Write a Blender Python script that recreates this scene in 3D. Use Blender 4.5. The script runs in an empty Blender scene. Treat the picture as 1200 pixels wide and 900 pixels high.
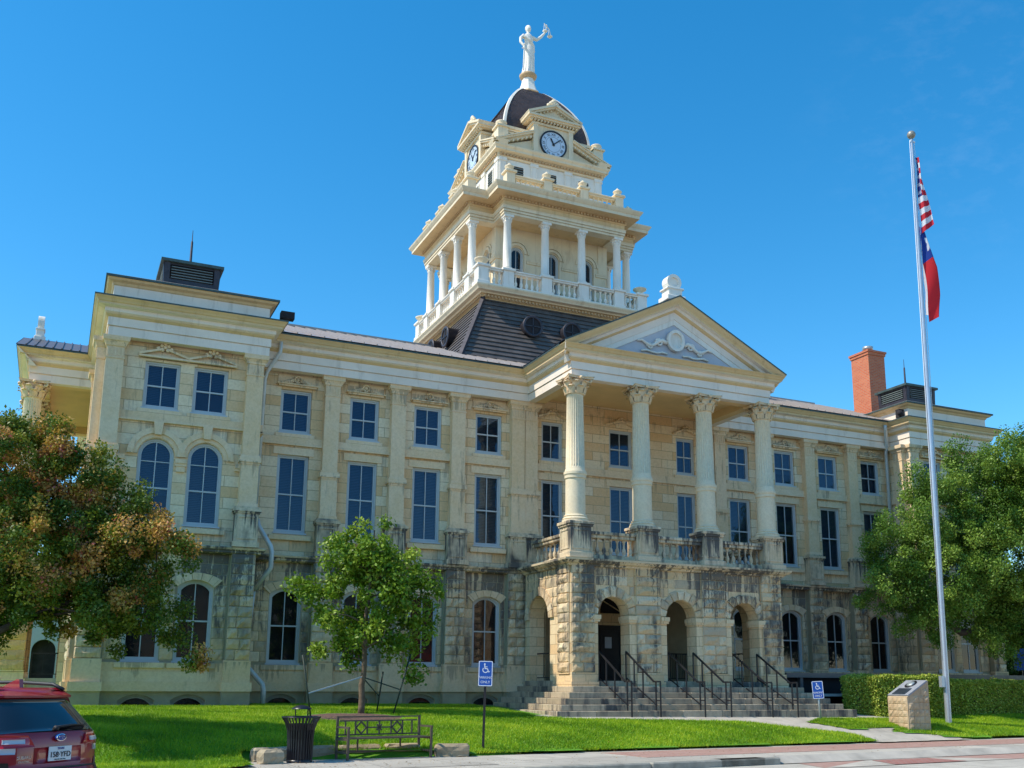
import bpy, math, random
import numpy as np
from mathutils import Matrix, Vector
random.seed(7); rng = np.random.default_rng(11)
PI = math.pi
scene = bpy.context.scene
COL = scene.collection

# ------------------------------------------------------------------ helpers
class MB:
    """collects geometry and links it as ONE mesh object"""
    def __init__(s, T=None):
        s.v=[]; s.f=[]; s.mi=[]; s.r=[]; s.sm=[]; s.T=T or Matrix.Identity(4)
    def add(s, vs, fs, mi=0, r=None, sm=False):
        o=len(s.v); T=s.T
        s.v += [tuple(T @ Vector(p)) for p in vs]
        if r is None: r=random.random()
        for f in fs:
            s.f.append([o+i for i in f]); s.mi.append(mi); s.r.append(r); s.sm.append(sm)
    def box(s, x0,x1,y0,y1,z0,z1, mi=0, r=None):
        vs=[(x0,y0,z0),(x1,y0,z0),(x1,y1,z0),(x0,y1,z0),(x0,y0,z1),(x1,y0,z1),(x1,y1,z1),(x0,y1,z1)]
        s.add(vs,[(3,2,1,0),(4,5,6,7),(0,1,5,4),(1,2,6,5),(2,3,7,6),(3,0,4,7)],mi,r)
    def bbox(s, x0,x1,y0,y1,z0,z1, b=.01, mi=0, r=None):
        """box with a chamfer on the vertical and horizontal edges (octagonal plan, inset top and bottom)"""
        pl=lambda d:[(x0+b+d,y0+d),(x1-b-d,y0+d),(x1-d,y0+b+d),(x1-d,y1-b-d),(x1-b-d,y1-d),(x0+b+d,y1-d),(x0+d,y1-b-d),(x0+d,y0+b+d)]
        vs=[(x,y,z0) for x,y in pl(b*.7)]+[(x,y,z0+b) for x,y in pl(0)]+[(x,y,z1-b) for x,y in pl(0)]+[(x,y,z1) for x,y in pl(b*.7)]
        fs=[tuple(range(7,-1,-1)),tuple(range(24,32))]
        for k in range(3):
            for i in range(8): j=(i+1)%8; fs.append((k*8+i,k*8+j,k*8+8+j,k*8+8+i))
        s.add(vs,fs,mi,r)
    def quad(s,a,b,c,d,mi=0,r=None): s.add([a,b,c,d],[(0,1,2,3)],mi,r)
    def poly(s,pts,mi=0,r=None): s.add(pts,[tuple(range(len(pts)))],mi,r)
    def prism(s, pts, y0, y1, mi=0, r=None):
        """outline in XZ, extruded along Y"""
        n=len(pts); vs=[(x,y0,z) for x,z in pts]+[(x,y1,z) for x,z in pts]
        fs=[tuple(range(n)),tuple(range(2*n-1,n-1,-1))]+[(i,n+i,n+(i+1)%n,(i+1)%n) for i in range(n)]
        s.add(vs,fs,mi,r)
    def extr(s, pts, z0, z1, mi=0, r=None):
        n=len(pts); vs=[(x,y,z0) for x,y in pts]+[(x,y,z1) for x,y in pts]
        fs=[tuple(range(n-1,-1,-1)),tuple(range(n,2*n))]+[(i,(i+1)%n,n+(i+1)%n,n+i) for i in range(n)]
        s.add(vs,fs,mi,r)
    def lathe(s, cx,cy, prof, n=16, mi=0, flute=0, sm=True, r=None, fz=(0,0), sq=0, cap=True):
        vs=[];fs=[]
        for (rad,z) in prof:
            for i in range(n):
                a=2*PI*i/n; q=rad
                if flute and fz[0]<=z<=fz[1]: q=rad*(1-.13*(0.5+0.5*math.cos(a*flute))**.6)
                vs.append((cx+q*math.cos(a),cy+q*math.sin(a),z))
        for k in range(len(prof)-1):
            for i in range(n): j=(i+1)%n; fs.append((k*n+i,k*n+j,(k+1)*n+j,(k+1)*n+i))
        s.add(vs,fs,mi,r,sm)
        if cap:
            s.add(vs[:n],[tuple(range(n-1,-1,-1))],mi,r); s.add(vs[-n:],[tuple(range(n))],mi,r)
    def tube(s, pts, rad, n=8, mi=0, sm=True, r=None, cap=True):
        """round tube along points; rad number or list"""
        P=[Vector(p) for p in pts]; m=len(P); R=rad if isinstance(rad,(list,tuple)) else [rad]*m
        vs=[];fs=[]; prev=None
        for i in range(m):
            t=(P[min(i+1,m-1)]-P[max(i-1,0)]).normalized()
            if prev is None:
                u=t.cross(Vector((0,0,1)));
                if u.length<.1: u=t.cross(Vector((1,0,0)))
            else: u=prev-t*prev.dot(t)
            u.normalize(); prev=u; w=t.cross(u)
            for k in range(n):
                a=2*PI*k/n; vs.append(tuple(P[i]+(u*math.cos(a)+w*math.sin(a))*R[i]))
        for i in range(m-1):
            for k in range(n): j=(k+1)%n; fs.append((i*n+k,i*n+j,(i+1)*n+j,(i+1)*n+k))
        if cap: fs+= [tuple(range(n-1,-1,-1)),tuple(range((m-1)*n,m*n))]
        s.add(vs,fs,mi,r,sm)
    def bar(s,a,b,w,h=None,mi=0,r=None):
        """rectangular bar from a to b"""
        h=h or w; a=Vector(a);b=Vector(b);t=(b-a).normalized()
        u=t.cross(Vector((0,0,1)));
        if u.length<.01:u=Vector((1,0,0))
        u.normalize(); q=u.cross(t)
        vs=[]
        for p in (a,b):
            for i,j in ((-1,-1),(1,-1),(1,1),(-1,1)): vs.append(tuple(p+u*i*w/2+q*j*h/2))
        s.add(vs,[(0,1,2,3),(7,6,5,4),(0,4,5,1),(1,5,6,2),(2,6,7,3),(3,7,4,0)],mi,r)
    def ball(s,c,rad,n=10,mi=0,r=None):
        rx,ry,rz=rad if isinstance(rad,(tuple,list)) else (rad,)*3
        vs=[(c[0],c[1],c[2]-rz)];fs=[];m=n//2+1
        for i in range(1,m):
            b=-PI/2+PI*i/m
            for k in range(n): a=2*PI*k/n; vs.append((c[0]+rx*math.cos(b)*math.cos(a),c[1]+ry*math.cos(b)*math.sin(a),c[2]+rz*math.sin(b)))
        vs.append((c[0],c[1],c[2]+rz)); L=len(vs)-1
        for k in range(n): fs.append((0,1+(k+1)%n,1+k)); fs.append((L,L-n+k,L-n+(k+1)%n))
        for i in range(m-2):
            for k in range(n): j=(k+1)%n; fs.append((1+i*n+k,1+i*n+j,1+(i+1)*n+j,1+(i+1)*n+k))
        s.add(vs,fs,mi,r,True)
    def sweep(s, path, prof, closed=False, mi=0, caps=True, r=None, mis=None):
        """profile (outward offset, z) along an XY path; outward is to the right of travel"""
        n=len(path); seg=[]
        for i in range(n if closed else n-1):
            a,b=path[i],path[(i+1)%n]; d=(b[0]-a[0],b[1]-a[1]); L=math.hypot(*d); seg.append((d[1]/L,-d[0]/L))
        mit=[]
        for i in range(n):
            if closed: n1,n2=seg[i-1],seg[i]
            else: n1,n2=seg[max(i-1,0)],seg[min(i,n-2)]
            k=1+n1[0]*n2[0]+n1[1]*n2[1]; mit.append(((n1[0]+n2[0])/k,(n1[1]+n2[1])/k))
        m=len(prof); vs=[(path[i][0]+mit[i][0]*o,path[i][1]+mit[i][1]*o,z) for i in range(n) for o,z in prof]
        for k in range(m-1):
            fs=[(i*m+k,((i+1)%n)*m+k,((i+1)%n)*m+k+1,i*m+k+1) for i in range(n if closed else n-1)]
            s.add(vs,fs,(mis[k] if mis else mi),r)
        if caps and not closed:
            s.add(vs[:m],[tuple(range(m))],mi,r); s.add(vs[-m:],[tuple(range(m-1,-1,-1))],mi,r)
    def ring(s, outer, inner, y0, y1, mi=0, r=None):
        """frame between two XZ outlines, from y0 (front) to y1"""
        n=len(outer)
        vs=[(x,y0,z) for x,z in outer]+[(x,y0,z) for x,z in inner]+[(x,y1,z) for x,z in outer]+[(x,y1,z) for x,z in inner]
        fs=[]
        for i in range(n):
            j=(i+1)%n
            fs+=[(i,j,n+j,n+i),(n+i,n+j,3*n+j,3*n+i),(j,i,2*n+i,2*n+j)]
        s.add(vs,fs,mi,r)
    def mesh(s,name):
        me=bpy.data.meshes.new(name); me.from_pydata(s.v,[],s.f)
        if len(s.f):
            me.polygons.foreach_set('material_index',s.mi); me.polygons.foreach_set('use_smooth',s.sm)
            at=me.attributes.new('rnd','FLOAT','FACE'); at.data.foreach_set('value',s.r)
        me.update(); return me
    def build(s,name,mats,parent=None,org=(0,0,0),rz=0):
        if not isinstance(mats,(list,tuple)): mats=[mats]
        me=s.mesh(name)
        for m in mats: me.materials.append(m)
        return link(name,me,parent,org,rz)

def link(name,me,parent=None,loc=(0,0,0),rz=0):
    o=bpy.data.objects.new(name,me); COL.objects.link(o)
    if parent: o.parent=parent
    o.location=loc; o.rotation_euler=(0,0,rz); return o
def tag(o,label=None,cat=None,group=None,kind=None):
    if label: o['label']=label
    if cat: o['category']=cat
    if group: o['group']=group
    if kind: o['kind']=kind
    return o
def thing(name,label,cat,loc=(0,0,0),rz=0,group=None):
    o=bpy.data.objects.new(name,None); COL.objects.link(o); o.location=loc; o.rotation_euler=(0,0,rz); o.empty_display_size=.2
    return tag(o,label,cat,group)
def copy_tree(o,parent=None):
    c=o.copy(); COL.objects.link(c); c.parent=parent
    for ch in list(o.children): copy_tree(ch,c)
    return c
def np_obj(name,verts,faces,rnd,mats,parent=None,loc=(0,0,0),mi=None):
    me=bpy.data.meshes.new(name); n,k=faces.shape
    me.vertices.add(len(verts)); me.vertices.foreach_set('co',verts.astype(np.float32).ravel())
    me.loops.add(n*k); me.loops.foreach_set('vertex_index',faces.astype(np.int32).ravel())
    me.polygons.add(n); me.polygons.foreach_set('loop_start',np.arange(0,n*k,k,dtype=np.int32)); 
    at=me.attributes.new('rnd','FLOAT','FACE'); at.data.foreach_set('value',rnd.astype(np.float32))
    for m in mats: me.materials.append(m)
    if mi is not None: me.polygons.foreach_set('material_index',mi.astype(np.int32))
    me.update(calc_edges=True); me.validate()
    return link(name,me,parent,loc)
def text(mb,s,size,M,mi=0,extr=.002,align='CENTER'):
    cu=bpy.data.curves.new('t','FONT'); cu.body=s; cu.size=size; cu.extrude=extr; cu.align_x=align; cu.align_y='CENTER'; cu.resolution_u=3
    o=bpy.data.objects.new('t',cu); COL.objects.link(o); bpy.context.view_layer.update()
    me=bpy.data.meshes.new_from_object(o)
    T=mb.T; mb.T=T@M; mb.add([tuple(v.co) for v in me.vertices],[tuple(p.vertices) for p in me.polygons],mi,.5); mb.T=T
    bpy.data.objects.remove(o); bpy.data.meshes.remove(me); bpy.data.curves.remove(cu)
Tr=lambda x,y,z: Matrix.Translation((x,y,z))
Rz=lambda a: Matrix.Rotation(a,4,'Z')
Rx=lambda a: Matrix.Rotation(a,4,'X')
Ry=lambda a: Matrix.Rotation(a,4,'Y')

# ------------------------------------------------------------------ materials
def new(name):
    m=bpy.data.materials.new(name); m.use_nodes=True; nt=m.node_tree; nt.nodes.clear()
    out=nt.nodes.new('ShaderNodeOutputMaterial'); b=nt.nodes.new('ShaderNodeBsdfPrincipled'); nt.links.new(b.outputs[0],out.inputs[0])
    return m,nt,b
class N:
    def __init__(s,nt): s.nt=nt
    def __call__(s,t,ins=None,**kw):
        n=s.nt.nodes.new('ShaderNode'+t)
        for k,v in kw.items(): setattr(n,k,v)
        for k,v in (ins or {}).items():
            if isinstance(v,bpy.types.NodeSocket): s.nt.links.new(v,n.inputs[k])
            else: n.inputs[k].default_value=v
        return n
    def noise(s,vec,scale,detail=4,rough=.6): return s('TexNoise',{'Vector':vec,'Scale':scale,'Detail':detail,'Roughness':rough}).outputs[0]
    def ramp(s,fac,stops):
        r=s('ValToRGB',{'Fac':fac}); e=r.color_ramp.elements
        while len(e)>len(stops): e.remove(e[-1])
        while len(e)<len(stops): e.new(0.5)
        for k,(p,c) in enumerate(stops):
            e[k].position=p; e[k].color=(c if isinstance(c,(tuple,list)) else (c,c,c))[:3]+(1,) if not isinstance(c,(int,float)) else (c,c,c,1)
        return r.outputs[0]
    def mix(s,fac,a,b,mode='MIX'):
        n=s.nt.nodes.new('ShaderNodeMix'); n.data_type='RGBA'; n.blend_type=mode
        for i,v in ((0,fac),(6,a),(7,b)):
            if isinstance(v,bpy.types.NodeSocket): s.nt.links.new(v,n.inputs[i])
            else: n.inputs[i].default_value=(v if i==0 else (tuple(v)+(1,))[:4])
        return n.outputs[2]
    def math(s,op,a,b=0,clamp=False):
        n=s('Math',{0:a,1:b},operation=op); n.use_clamp=clamp; return n.outputs[0]
    def map(s,vec,scale=(1,1,1),loc=(0,0,0)): return s('Mapping',{'Vector':vec,'Scale':scale,'Location':loc}).outputs[0]
    def obj(s): return s('TexCoord').outputs['Object']
    def attr(s,name='rnd'): return s('Attribute',attribute_name=name).outputs['Fac']
    def bump(s,h,st=.3,dist=.02): return s('Bump',{'Height':h,'Strength':st,'Distance':dist}).outputs[0]
    def wallco(s,o=None):
        """(x+y, z) for axis-aligned walls"""
        x=s('SeparateXYZ',{0:o or s.obj()}); a=s.math('ADD',x.outputs[0],x.outputs[1])
        return s('CombineXYZ',{0:a,1:x.outputs[2],2:0.}).outputs[0]
def simple(name,col,rough=.6,metal=0,var=.12,scale=3,bump=0,bscale=40,coat=0,spec=None):
    m,nt,b=new(name); n=N(nt); o=n.obj()
    f=n.ramp(n.noise(o,scale),[(.3,0.),(.7,1.)])
    c=n.mix(f,tuple(x*(1-var) for x in col),tuple(min(1,x*(1+var)) for x in col)); nt.links.new(c,b.inputs['Base Color'])
    r=n.math('ADD',n.math('MULTIPLY',n.noise(o,scale*2.3),.2),rough-.1,True); nt.links.new(r,b.inputs['Roughness'])
    b.inputs['Metallic'].default_value=metal
    if coat: b.inputs['Coat Weight'].default_value=coat; b.inputs['Coat Roughness'].default_value=.03
    if spec is not None: b.inputs['Specular IOR Level'].default_value=spec
    if bump: nt.links.new(n.bump(n.noise(o,bscale),bump,.01),b.inputs['Normal'])
    return m
def stone(name, blocks, base, alt, stain=.5, rough_face=False, bw=.8, bh=.3, tint=.5, green=.25, ledges=(), lk=1.):
    """weathered limestone: block colours, mortar joints, rain streaks and black crust where water runs"""
    m,nt,b=new(name); n=N(nt); o=n.obj(); wc=n.wallco(o)
    big=n.noise(o,.45,3); med=n.noise(o,2.2,5,.65); fine=n.noise(o,14,6,.7)
    if blocks:
        br=n('TexBrick',{'Vector':wc,'Color1':(0,0,0,1),'Color2':(1,1,1,1),'Mortar':(.5,.5,.5,1),'Scale':1.,'Mortar Size':.009,'Mortar Smooth':.15,'Bias':0.,'Brick Width':bw,'Row Height':bh},offset=.5)
        rnd=br.outputs[0]; mort=br.outputs[1]
    else: rnd=n.attr(); mort=None
    blk=n.math('ADD',n.math('MULTIPLY',rnd,tint),n.math('MULTIPLY',med,1-tint))
    c=n.mix(n.ramp(blk,[(.3,0.),(.66,1.)]),base,alt)
    c=n.mix(n.math('MULTIPLY',n.ramp(big,[(.5,0.),(.75,1.)]),green),c,(.44,.42,.24))
    c=n.mix(n.math('MULTIPLY',n.ramp(fine,[(.35,1.),(.6,0.)]),.3),c,tuple(x*.6 for x in base))
    if rough_face: # warm iron tones in single blocks
        c=n.mix(n.math('MULTIPLY',n.ramp(rnd,[(.78,0.),(.82,1.)]),.45),c,(.5,.29,.13))
        c=n.mix(n.math('MULTIPLY',n.ramp(rnd,[(.13,1.),(.2,0.)]),.45),c,(.42,.40,.34))
    if mort is not None: c=n.mix(n.math('MULTIPLY',mort,.7),c,tuple(x*.38 for x in base))
    st=n.noise(n.map(o,(2.2,2.2,.28)),1.6,6,.7); st2=n.noise(n.map(o,(.9,.9,.5),(3,1,7)),1.1,4,.6)
    lo,hi=.61-.19*stain,.70-.15*stain
    sf=n.math('MULTIPLY',n.ramp(st,[(lo,0.),(hi,1.)]),n.ramp(st2,[(.42,0.),(.56,1.)]))
    if ledges: # rain runs hanging down from each projecting course
        z=n('SeparateXYZ',{0:o}).outputs[2]; run=n.noise(n.map(o,(6.5,6.5,.30),(1,4,2)),1.3,7,.72); crust=n.noise(n.map(o,(.8,.8,.05),(5,2,1)),1.5,3,.6)
        for zl,ln in ledges:
            d=n.math('DIVIDE',n.math('SUBTRACT',zl-.8,z),ln) # 0 at the ledge, 1 where the runs end
            on=n.math('MULTIPLY',n.math('GREATER_THAN',d,-.02),n.math('SUBTRACT',1.,d,True))
            f=n.ramp(n.math('SUBTRACT',n.math('ADD',run,n.math('MULTIPLY',on,.22)),n.math('MULTIPLY',n.ramp(crust,[(.42,1.),(.62,0.)]),.16)),[(.60-.025*(lk>.9),0.),(.65-.02*(lk>.9),1.)])
            sf=n.math('MAXIMUM',sf,n.math('MULTIPLY',n.math('MULTIPLY',f,n.math('MINIMUM',n.math('MULTIPLY',on,3.),1.)),lk))
    c=n.mix(n.math('MULTIPLY',sf,min(.92,.45+.5*stain)),c,(.075,.075,.078))
    nt.links.new(c,b.inputs['Base Color']); b.inputs['Roughness'].default_value=.9; b.inputs['Specular IOR Level'].default_value=.2
    h=n.math('ADD',n.math('MULTIPLY',fine,.5),med)
    if mort is not None: h=n.math('SUBTRACT',h,n.math('MULTIPLY',mort,.9))
    nt.links.new(n.bump(h,.75 if rough_face else .35,.05 if rough_face else .012),b.inputs['Normal'])
    return m
M={}
def painted(name,col,dirt,seam=.4):
    """old exterior paint: thin rain streaks, rust-brown bleeding at joints, sheet seams"""
    m,nt,b=new(name); n=N(nt); o=n.obj(); big=n.noise(o,.9,3); st=n.noise(n.map(o,(1.7,1.7,.3)),2.0,7,.7); fine=n.noise(o,22,5,.7)
    c=n.mix(n.ramp(big,[(.35,0.),(.65,1.)]),tuple(x*.93 for x in col),tuple(min(1,x*1.04) for x in col))
    c=n.mix(n.math('MULTIPLY',n.ramp(st,[(.54,0.),(.72,1.)]),.55),c,dirt); c=n.mix(n.math('MULTIPLY',n.ramp(fine,[(.62,0.),(.72,1.)]),.35),c,dirt)
    wc=n.wallco(o); br=n('TexBrick',{'Vector':wc,'Scale':1.,'Mortar Size':.006,'Mortar Smooth':.3,'Brick Width':1.25,'Row Height':50.},offset=0.)
    c=n.mix(n.math('MULTIPLY',br.outputs[1],seam),c,dirt); nt.links.new(c,b.inputs['Base Color']); b.inputs['Roughness'].default_value=.6
    nt.links.new(n.bump(n.math('ADD',fine,st),.15,.006),b.inputs['Normal']); return m
YB=(.82,.54,.28); YA=(.92,.74,.50)
M['ashlar']=stone('smooth_limestone',True,YB,YA,.12,ledges=((11.1,.6),(8.86,.9),(6.0,.7)),lk=.55,bw=.95,bh=.32,tint=.6,green=.12)
M['trimstone']=stone('dressed_limestone',False,(.85,.60,.34),(.90,.69,.46),.2,ledges=((11.0,.7),(7.95,.8),(5.3,.8),(2.25,.6)),lk=.7,tint=.25,green=.12)
M['dirtystone']=stone('blackened_limestone',False,(.74,.55,.34),(.84,.67,.46),1.05,ledges=((6.46,1.1),(5.36,.5)),lk=1.,tint=.3,green=.3)
M['rock']=stone('rock_faced_limestone',False,(.76,.53,.29),(.92,.74,.50),.8,ledges=((5.26,2.2),),lk=.95,rough_face=True,tint=.75,green=.12)
M['rockbounce']=stone('rock_faced_stone_bounce_tinted',False,(.80,.46,.15),(.88,.62,.28),.6,rough_face=True,tint=.6,green=.0)  # rock copy for the west portico, orange glow of bounced sun put into its colour
M['joint']=simple('lime_mortar',(.40,.34,.22),.95,bump=.3)
M['porchstone']=stone('porch_limestone',True,(.84,.57,.31),(.90,.70,.44),.15,ledges=((5.26,1.3),),lk=.8,bw=.7,bh=.3,tint=.6,green=.1)
M['step']=stone('worn_step_stone',False,(.40,.32,.22),(.54,.44,.31),.9,tint=.5,green=.15)
M['colstone']=stone('column_limestone',False,(.84,.68,.45),(.88,.75,.54),-.15,tint=.1,green=.1)
M['paint']=painted('cream_white_painted_wood',(.80,.66,.45),(.42,.27,.13))
M['frieze']=painted('pale_painted_frieze',(.88,.75,.62),(.5,.4,.3),0.)
M['tymp']=simple('blue_grey_tympanum_paint',(.52,.52,.56),.6,var=.05)
M['cyma']=painted('cream_cornice_paint_bounce_tinted',(.76,.53,.27),(.40,.25,.12),0.)  # cream paint, with warm ground bounce and shaded bands put into its colour
M['ceil']=simple('ochre_painted_porch_ceiling',(.80,.54,.26),.7,var=.08,scale=1.2)
M['white']=painted('white_painted_metal',(.86,.80,.70),(.55,.45,.32))
M['dentil']=simple('tan_painted_dentils',(.58,.38,.20),.6)
M['frame']=simple('grey_white_window_paint',(.52,.54,.54),.5,var=.05)
M['green']=simple('dark_verdigris_gutter',(.07,.10,.09),.5,var=.3,metal=.3)
M['pipe']=simple('blue_grey_painted_pipe',(.60,.63,.62),.45,var=.12,metal=.2)
M['iron']=simple('black_painted_iron',(.016,.015,.018),.35,var=.3)
M['door']=simple('black_painted_door',(.012,.011,.013),.4,var=.2)
M['paper']=simple('pale_paper_notice',(.62,.68,.75),.7,var=.03)
M['dark']=simple('dark_interior',(.02,.017,.02),.9)
M['void']=simple('unlit_room_behind_glass',(.035,.022,.022),.9,var=.5,scale=1.5)
M['louvre']=simple('weathered_louvre_paint',(.16,.19,.18),.6,var=.2)
M['copper']=simple('brown_black_sheet_metal',(.045,.04,.05),.5,var=.35,scale=4,metal=.3)
M['brownroof']=simple('brown_slatted_roof_metal',(.115,.098,.09),.55,var=.3,scale=2.5,metal=.15)
M['domebrown']=simple('brown_dome_metal',(.095,.068,.062),.5,var=.25,scale=2.5,metal=.2)
M['lightroof']=simple('pale_standing_seam_metal',(.36,.315,.29),.5,var=.1,metal=.2)
M['darkroof']=simple('dark_standing_seam_metal',(.15,.125,.125),.45,var=.15,metal=.3)
M['alu']=simple('brushed_aluminium_pole',(.50,.53,.58),.35,metal=.55,var=.05)
M['bronze']=simple('dark_bronze_plaque',(.055,.075,.10),.4,metal=.4,var=.3,scale=8)
M['concrete']=simple('light_concrete',(.46,.41,.34),.9,var=.24,scale=1.3,bump=.25,bscale=30)
M['oldconcrete']=simple('stained_kerb_concrete',(.36,.33,.27),.92,var=.3,scale=3,bump=.3,bscale=25)
M['steelbrown']=simple('bronze_painted_bench_steel',(.10,.075,.052),.45,var=.25)
M['canblack']=simple('black_coated_steel',(.012,.012,.018),.35,var=.2)
M['rawstone']=stone('rough_limestone_block',False,(.36,.28,.18),(.50,.41,.28),.5,rough_face=False,tint=.3)
M['memorial']=stone('memorial_limestone',False,(.48,.32,.18),(.60,.46,.30),.3,rough_face=False,tint=.2,green=.0)
M['greyplate']=simple('grey_granite_top',(.30,.31,.34),.5,var=.15,scale=12)
M['bark']=simple('grey_brown_bark',(.16,.11,.07),.95,var=.35,scale=9,bump=.7,bscale=30)
M['barkdark']=simple('dark_bark',(.07,.05,.04),.95,var=.3,scale=9,bump=.7,bscale=30)
M['mulch']=simple('brown_mulch',(.13,.075,.055),1,var=.5,scale=18,bump=1,bscale=60)
M['stake']=simple('dark_green_steel_post',(.015,.03,.02),.6)
M['strap']=simple('pale_webbing',(.45,.5,.55),.8)
M['signblue']=simple('blue_sign_face',(.010,.09,.42),.35,var=.05)
M['signwhite']=simple('white_sign_print',(.80,.82,.85),.4,var=.02)
M['galv']=simple('galvanised_post',(.38,.42,.42),.45,metal=.5)
M['terracotta']=simple('rust_brown_metal',(.28,.08,.04),.7)
M['gold']=simple('weathered_finial_ball',(.32,.29,.24),.45,metal=.4)
def brickmat(name,c1,c2,mo,bw,bh,rough=.85,flat=False,ms=.012,st=.3):
    m,nt,b=new(name); n=N(nt); o=n.obj(); v=n.map(o,(1,1,1)) if flat else n.wallco(o)
    br=n('TexBrick',{'Vector':v,'Color1':c1+(1,),'Color2':c2+(1,),'Mortar':mo+(1,),'Scale':1.,'Mortar Size':ms,'Mortar Smooth':.2,'Brick Width':bw,'Row Height':bh},offset=.5)
    c=n.mix(n.math('MULTIPLY',n.noise(o,1.4,5,.7),.45),br.outputs[0],tuple(x*.55 for x in c1))
    nt.links.new(c,b.inputs['Base Color']); b.inputs['Roughness'].default_value=rough
    nt.links.new(n.bump(n.math('ADD',n.math('MULTIPLY',br.outputs[1],-1),n.noise(o,40)),st,.008),b.inputs['Normal']); return m
M['chimney']=brickmat('orange_red_brick',(.60,.12,.045),(.72,.20,.08),(.5,.30,.2),.22,.075)
M['paver']=brickmat('pink_brick_paving',(.42,.22,.17),(.50,.30,.24),(.38,.30,.25),.2,.1,flat=True,ms=.006)
M['tactile']=brickmat('dark_red_ramp_brick',(.34,.12,.09),(.42,.17,.13),(.35,.27,.24),.2,.1,flat=True,ms=.01)
def glassmat(name,refl,tint=(.55,.72,.95)):
    m,nt,b=new(name); n=N(nt); out=[x for x in nt.nodes if x.type=='OUTPUT_MATERIAL'][0]; nt.nodes.remove(b)
    g=n('BsdfGlossy',{'Color':tint+(1,),'Roughness':.015}); t=n('BsdfTransparent',{'Color':(.62,.68,.74,1)})
    o=n.obj(); nt.links.new(n.bump(n.noise(n('NewGeometry').outputs['Position'],1.1,3),.10,.05),g.inputs['Normal'])
    lw=n('LayerWeight',{'Blend':.25}); f=n.math('ADD',n.math('MULTIPLY',lw.outputs[0],.32),refl,True)
    mx=n('MixShader',{0:f,1:t.outputs[0],2:g.outputs[0]}); nt.links.new(mx.outputs[0],out.inputs[0]); return m
M['glass']=glassmat('window_glass',.06,(.42,.60,.85))
M['glassd']=glassmat('dark_ground_floor_glass',.07,(.6,.58,.6))
def blindmat():
    m,nt,b=new('closed_blue_grey_blinds'); n=N(nt); o=n.obj(); z=n('SeparateXYZ',{0:o}).outputs[2]
    w=n.math('SINE',n.math('MULTIPLY',z,2*PI/.05)); rn=n('ObjectInfo').outputs['Random']; c=n.mix(rn,n.mix(n.ramp(w,[(.0,0.),(1.,1.)]),(.006,.018,.035),(.022,.05,.085)),n.mix(n.ramp(w,[(.0,0.),(1.,1.)]),(.04,.055,.07),(.12,.15,.18))); nt.links.new(c,b.inputs['Base Color'])
    nt.links.new(n.bump(w,.6,.01),b.inputs['Normal']); return m
M['blind']=blindmat()
def leafmat(name,cols,trans=.25,rough=.5):
    m,nt,b=new(name); n=N(nt); out=[x for x in nt.nodes if x.type=='OUTPUT_MATERIAL'][0]
    c=n.ramp(n.attr(),cols); nt.links.new(c,b.inputs['Base Color']); b.inputs['Roughness'].default_value=rough; b.inputs['Specular IOR Level'].default_value=.35
    t=n('BsdfTranslucent',{'Color':c}); mx=n('MixShader',{0:trans,1:b.outputs[0],2:t.outputs[0]}); nt.links.new(mx.outputs[0],out.inputs[0]); return m
M['leaf_myrtle']=leafmat('crape_myrtle_leaves',[(0,(.05,.11,.010)),(.35,(.13,.20,.015)),(.60,(.32,.32,.03)),(.72,(.52,.32,.05)),(.88,(.72,.42,.12)),(.985,(.45,.20,.10)),(1,(.6,.05,.12))])
M['leaf_young']=leafmat('young_tree_leaves',[(0,(.09,.18,.01)),(.5,(.19,.32,.02)),(1,(.36,.46,.06))])
M['leaf_oak']=leafmat('live_oak_leaves',[(0,(.06,.13,.012)),(.5,(.14,.26,.03)),(1,(.30,.42,.06))])
M['leaf_hedge']=leafmat('hedge_leaves',[(0,(.16,.25,.02)),(.5,(.38,.47,.05)),(1,(.62,.62,.12))],.15)
M['leaf_far']=leafmat('distant_foliage',[(0,(.03,.06,.012)),(1,(.09,.14,.03))])
M['grass']=leafmat('bright_lawn_grass',[(0,(.13,.25,.006)),(.5,(.28,.46,.01)),(1,(.52,.62,.03))],.3)
m,nt,b=new('lawn_soil_and_turf'); n=N(nt); o=n.obj()
nt.links.new(n.mix(n.ramp(n.noise(o,1.5,5),[(.3,0.),(.7,1.)]),(.09,.25,.01),(.15,.36,.012)),b.inputs['Base Color']); b.inputs['Roughness'].default_value=1; nt.links.new(n.bump(n.noise(o,60),.8,.03),b.inputs['Normal']); M['turf']=m
m,nt,b=new('far_ground'); n=N(nt); o=n.obj()
nt.links.new(n.mix(n.noise(o,.05,5),(.34,.29,.21),(.46,.39,.29)),b.inputs['Base Color']); b.inputs['Roughness'].default_value=1; M['farground']=m
M['asphalt']=simple('asphalt',(.16,.15,.135),.95,var=.2,scale=2,bump=.4,bscale=80)

m,nt,b=new('jointed_sidewalk_concrete'); n=N(nt); o=n.obj(); br=n('TexBrick',{'Vector':o,'Color1':(.40,.36,.30,1),'Color2':(.52,.47,.39,1),'Mortar':(.12,.10,.08,1),'Scale':1.,'Mortar Size':.008,'Brick Width':1.5,'Row Height':1.5},offset=0.)
c=n.mix(n.math('MULTIPLY',n.ramp(n.noise(o,1.7,7,.7),[(.45,0.),(.68,1.)]),.5),br.outputs[0],(.25,.22,.18)); c=n.mix(n.math('MULTIPLY',n.ramp(n.noise(o,9,5,.8),[(.66,0.),(.72,1.)]),.6),c,(.10,.09,.08))
nt.links.new(c,b.inputs['Base Color']); b.inputs['Roughness'].default_value=.9; nt.links.new(n.bump(n.noise(o,30,5),.25,.01),b.inputs['Normal']); M['slab']=m
M['litter']=leafmat('dry_leaf_litter',[(0,(.12,.07,.03)),(.6,(.30,.18,.06)),(1,(.45,.32,.10))],.1)
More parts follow.
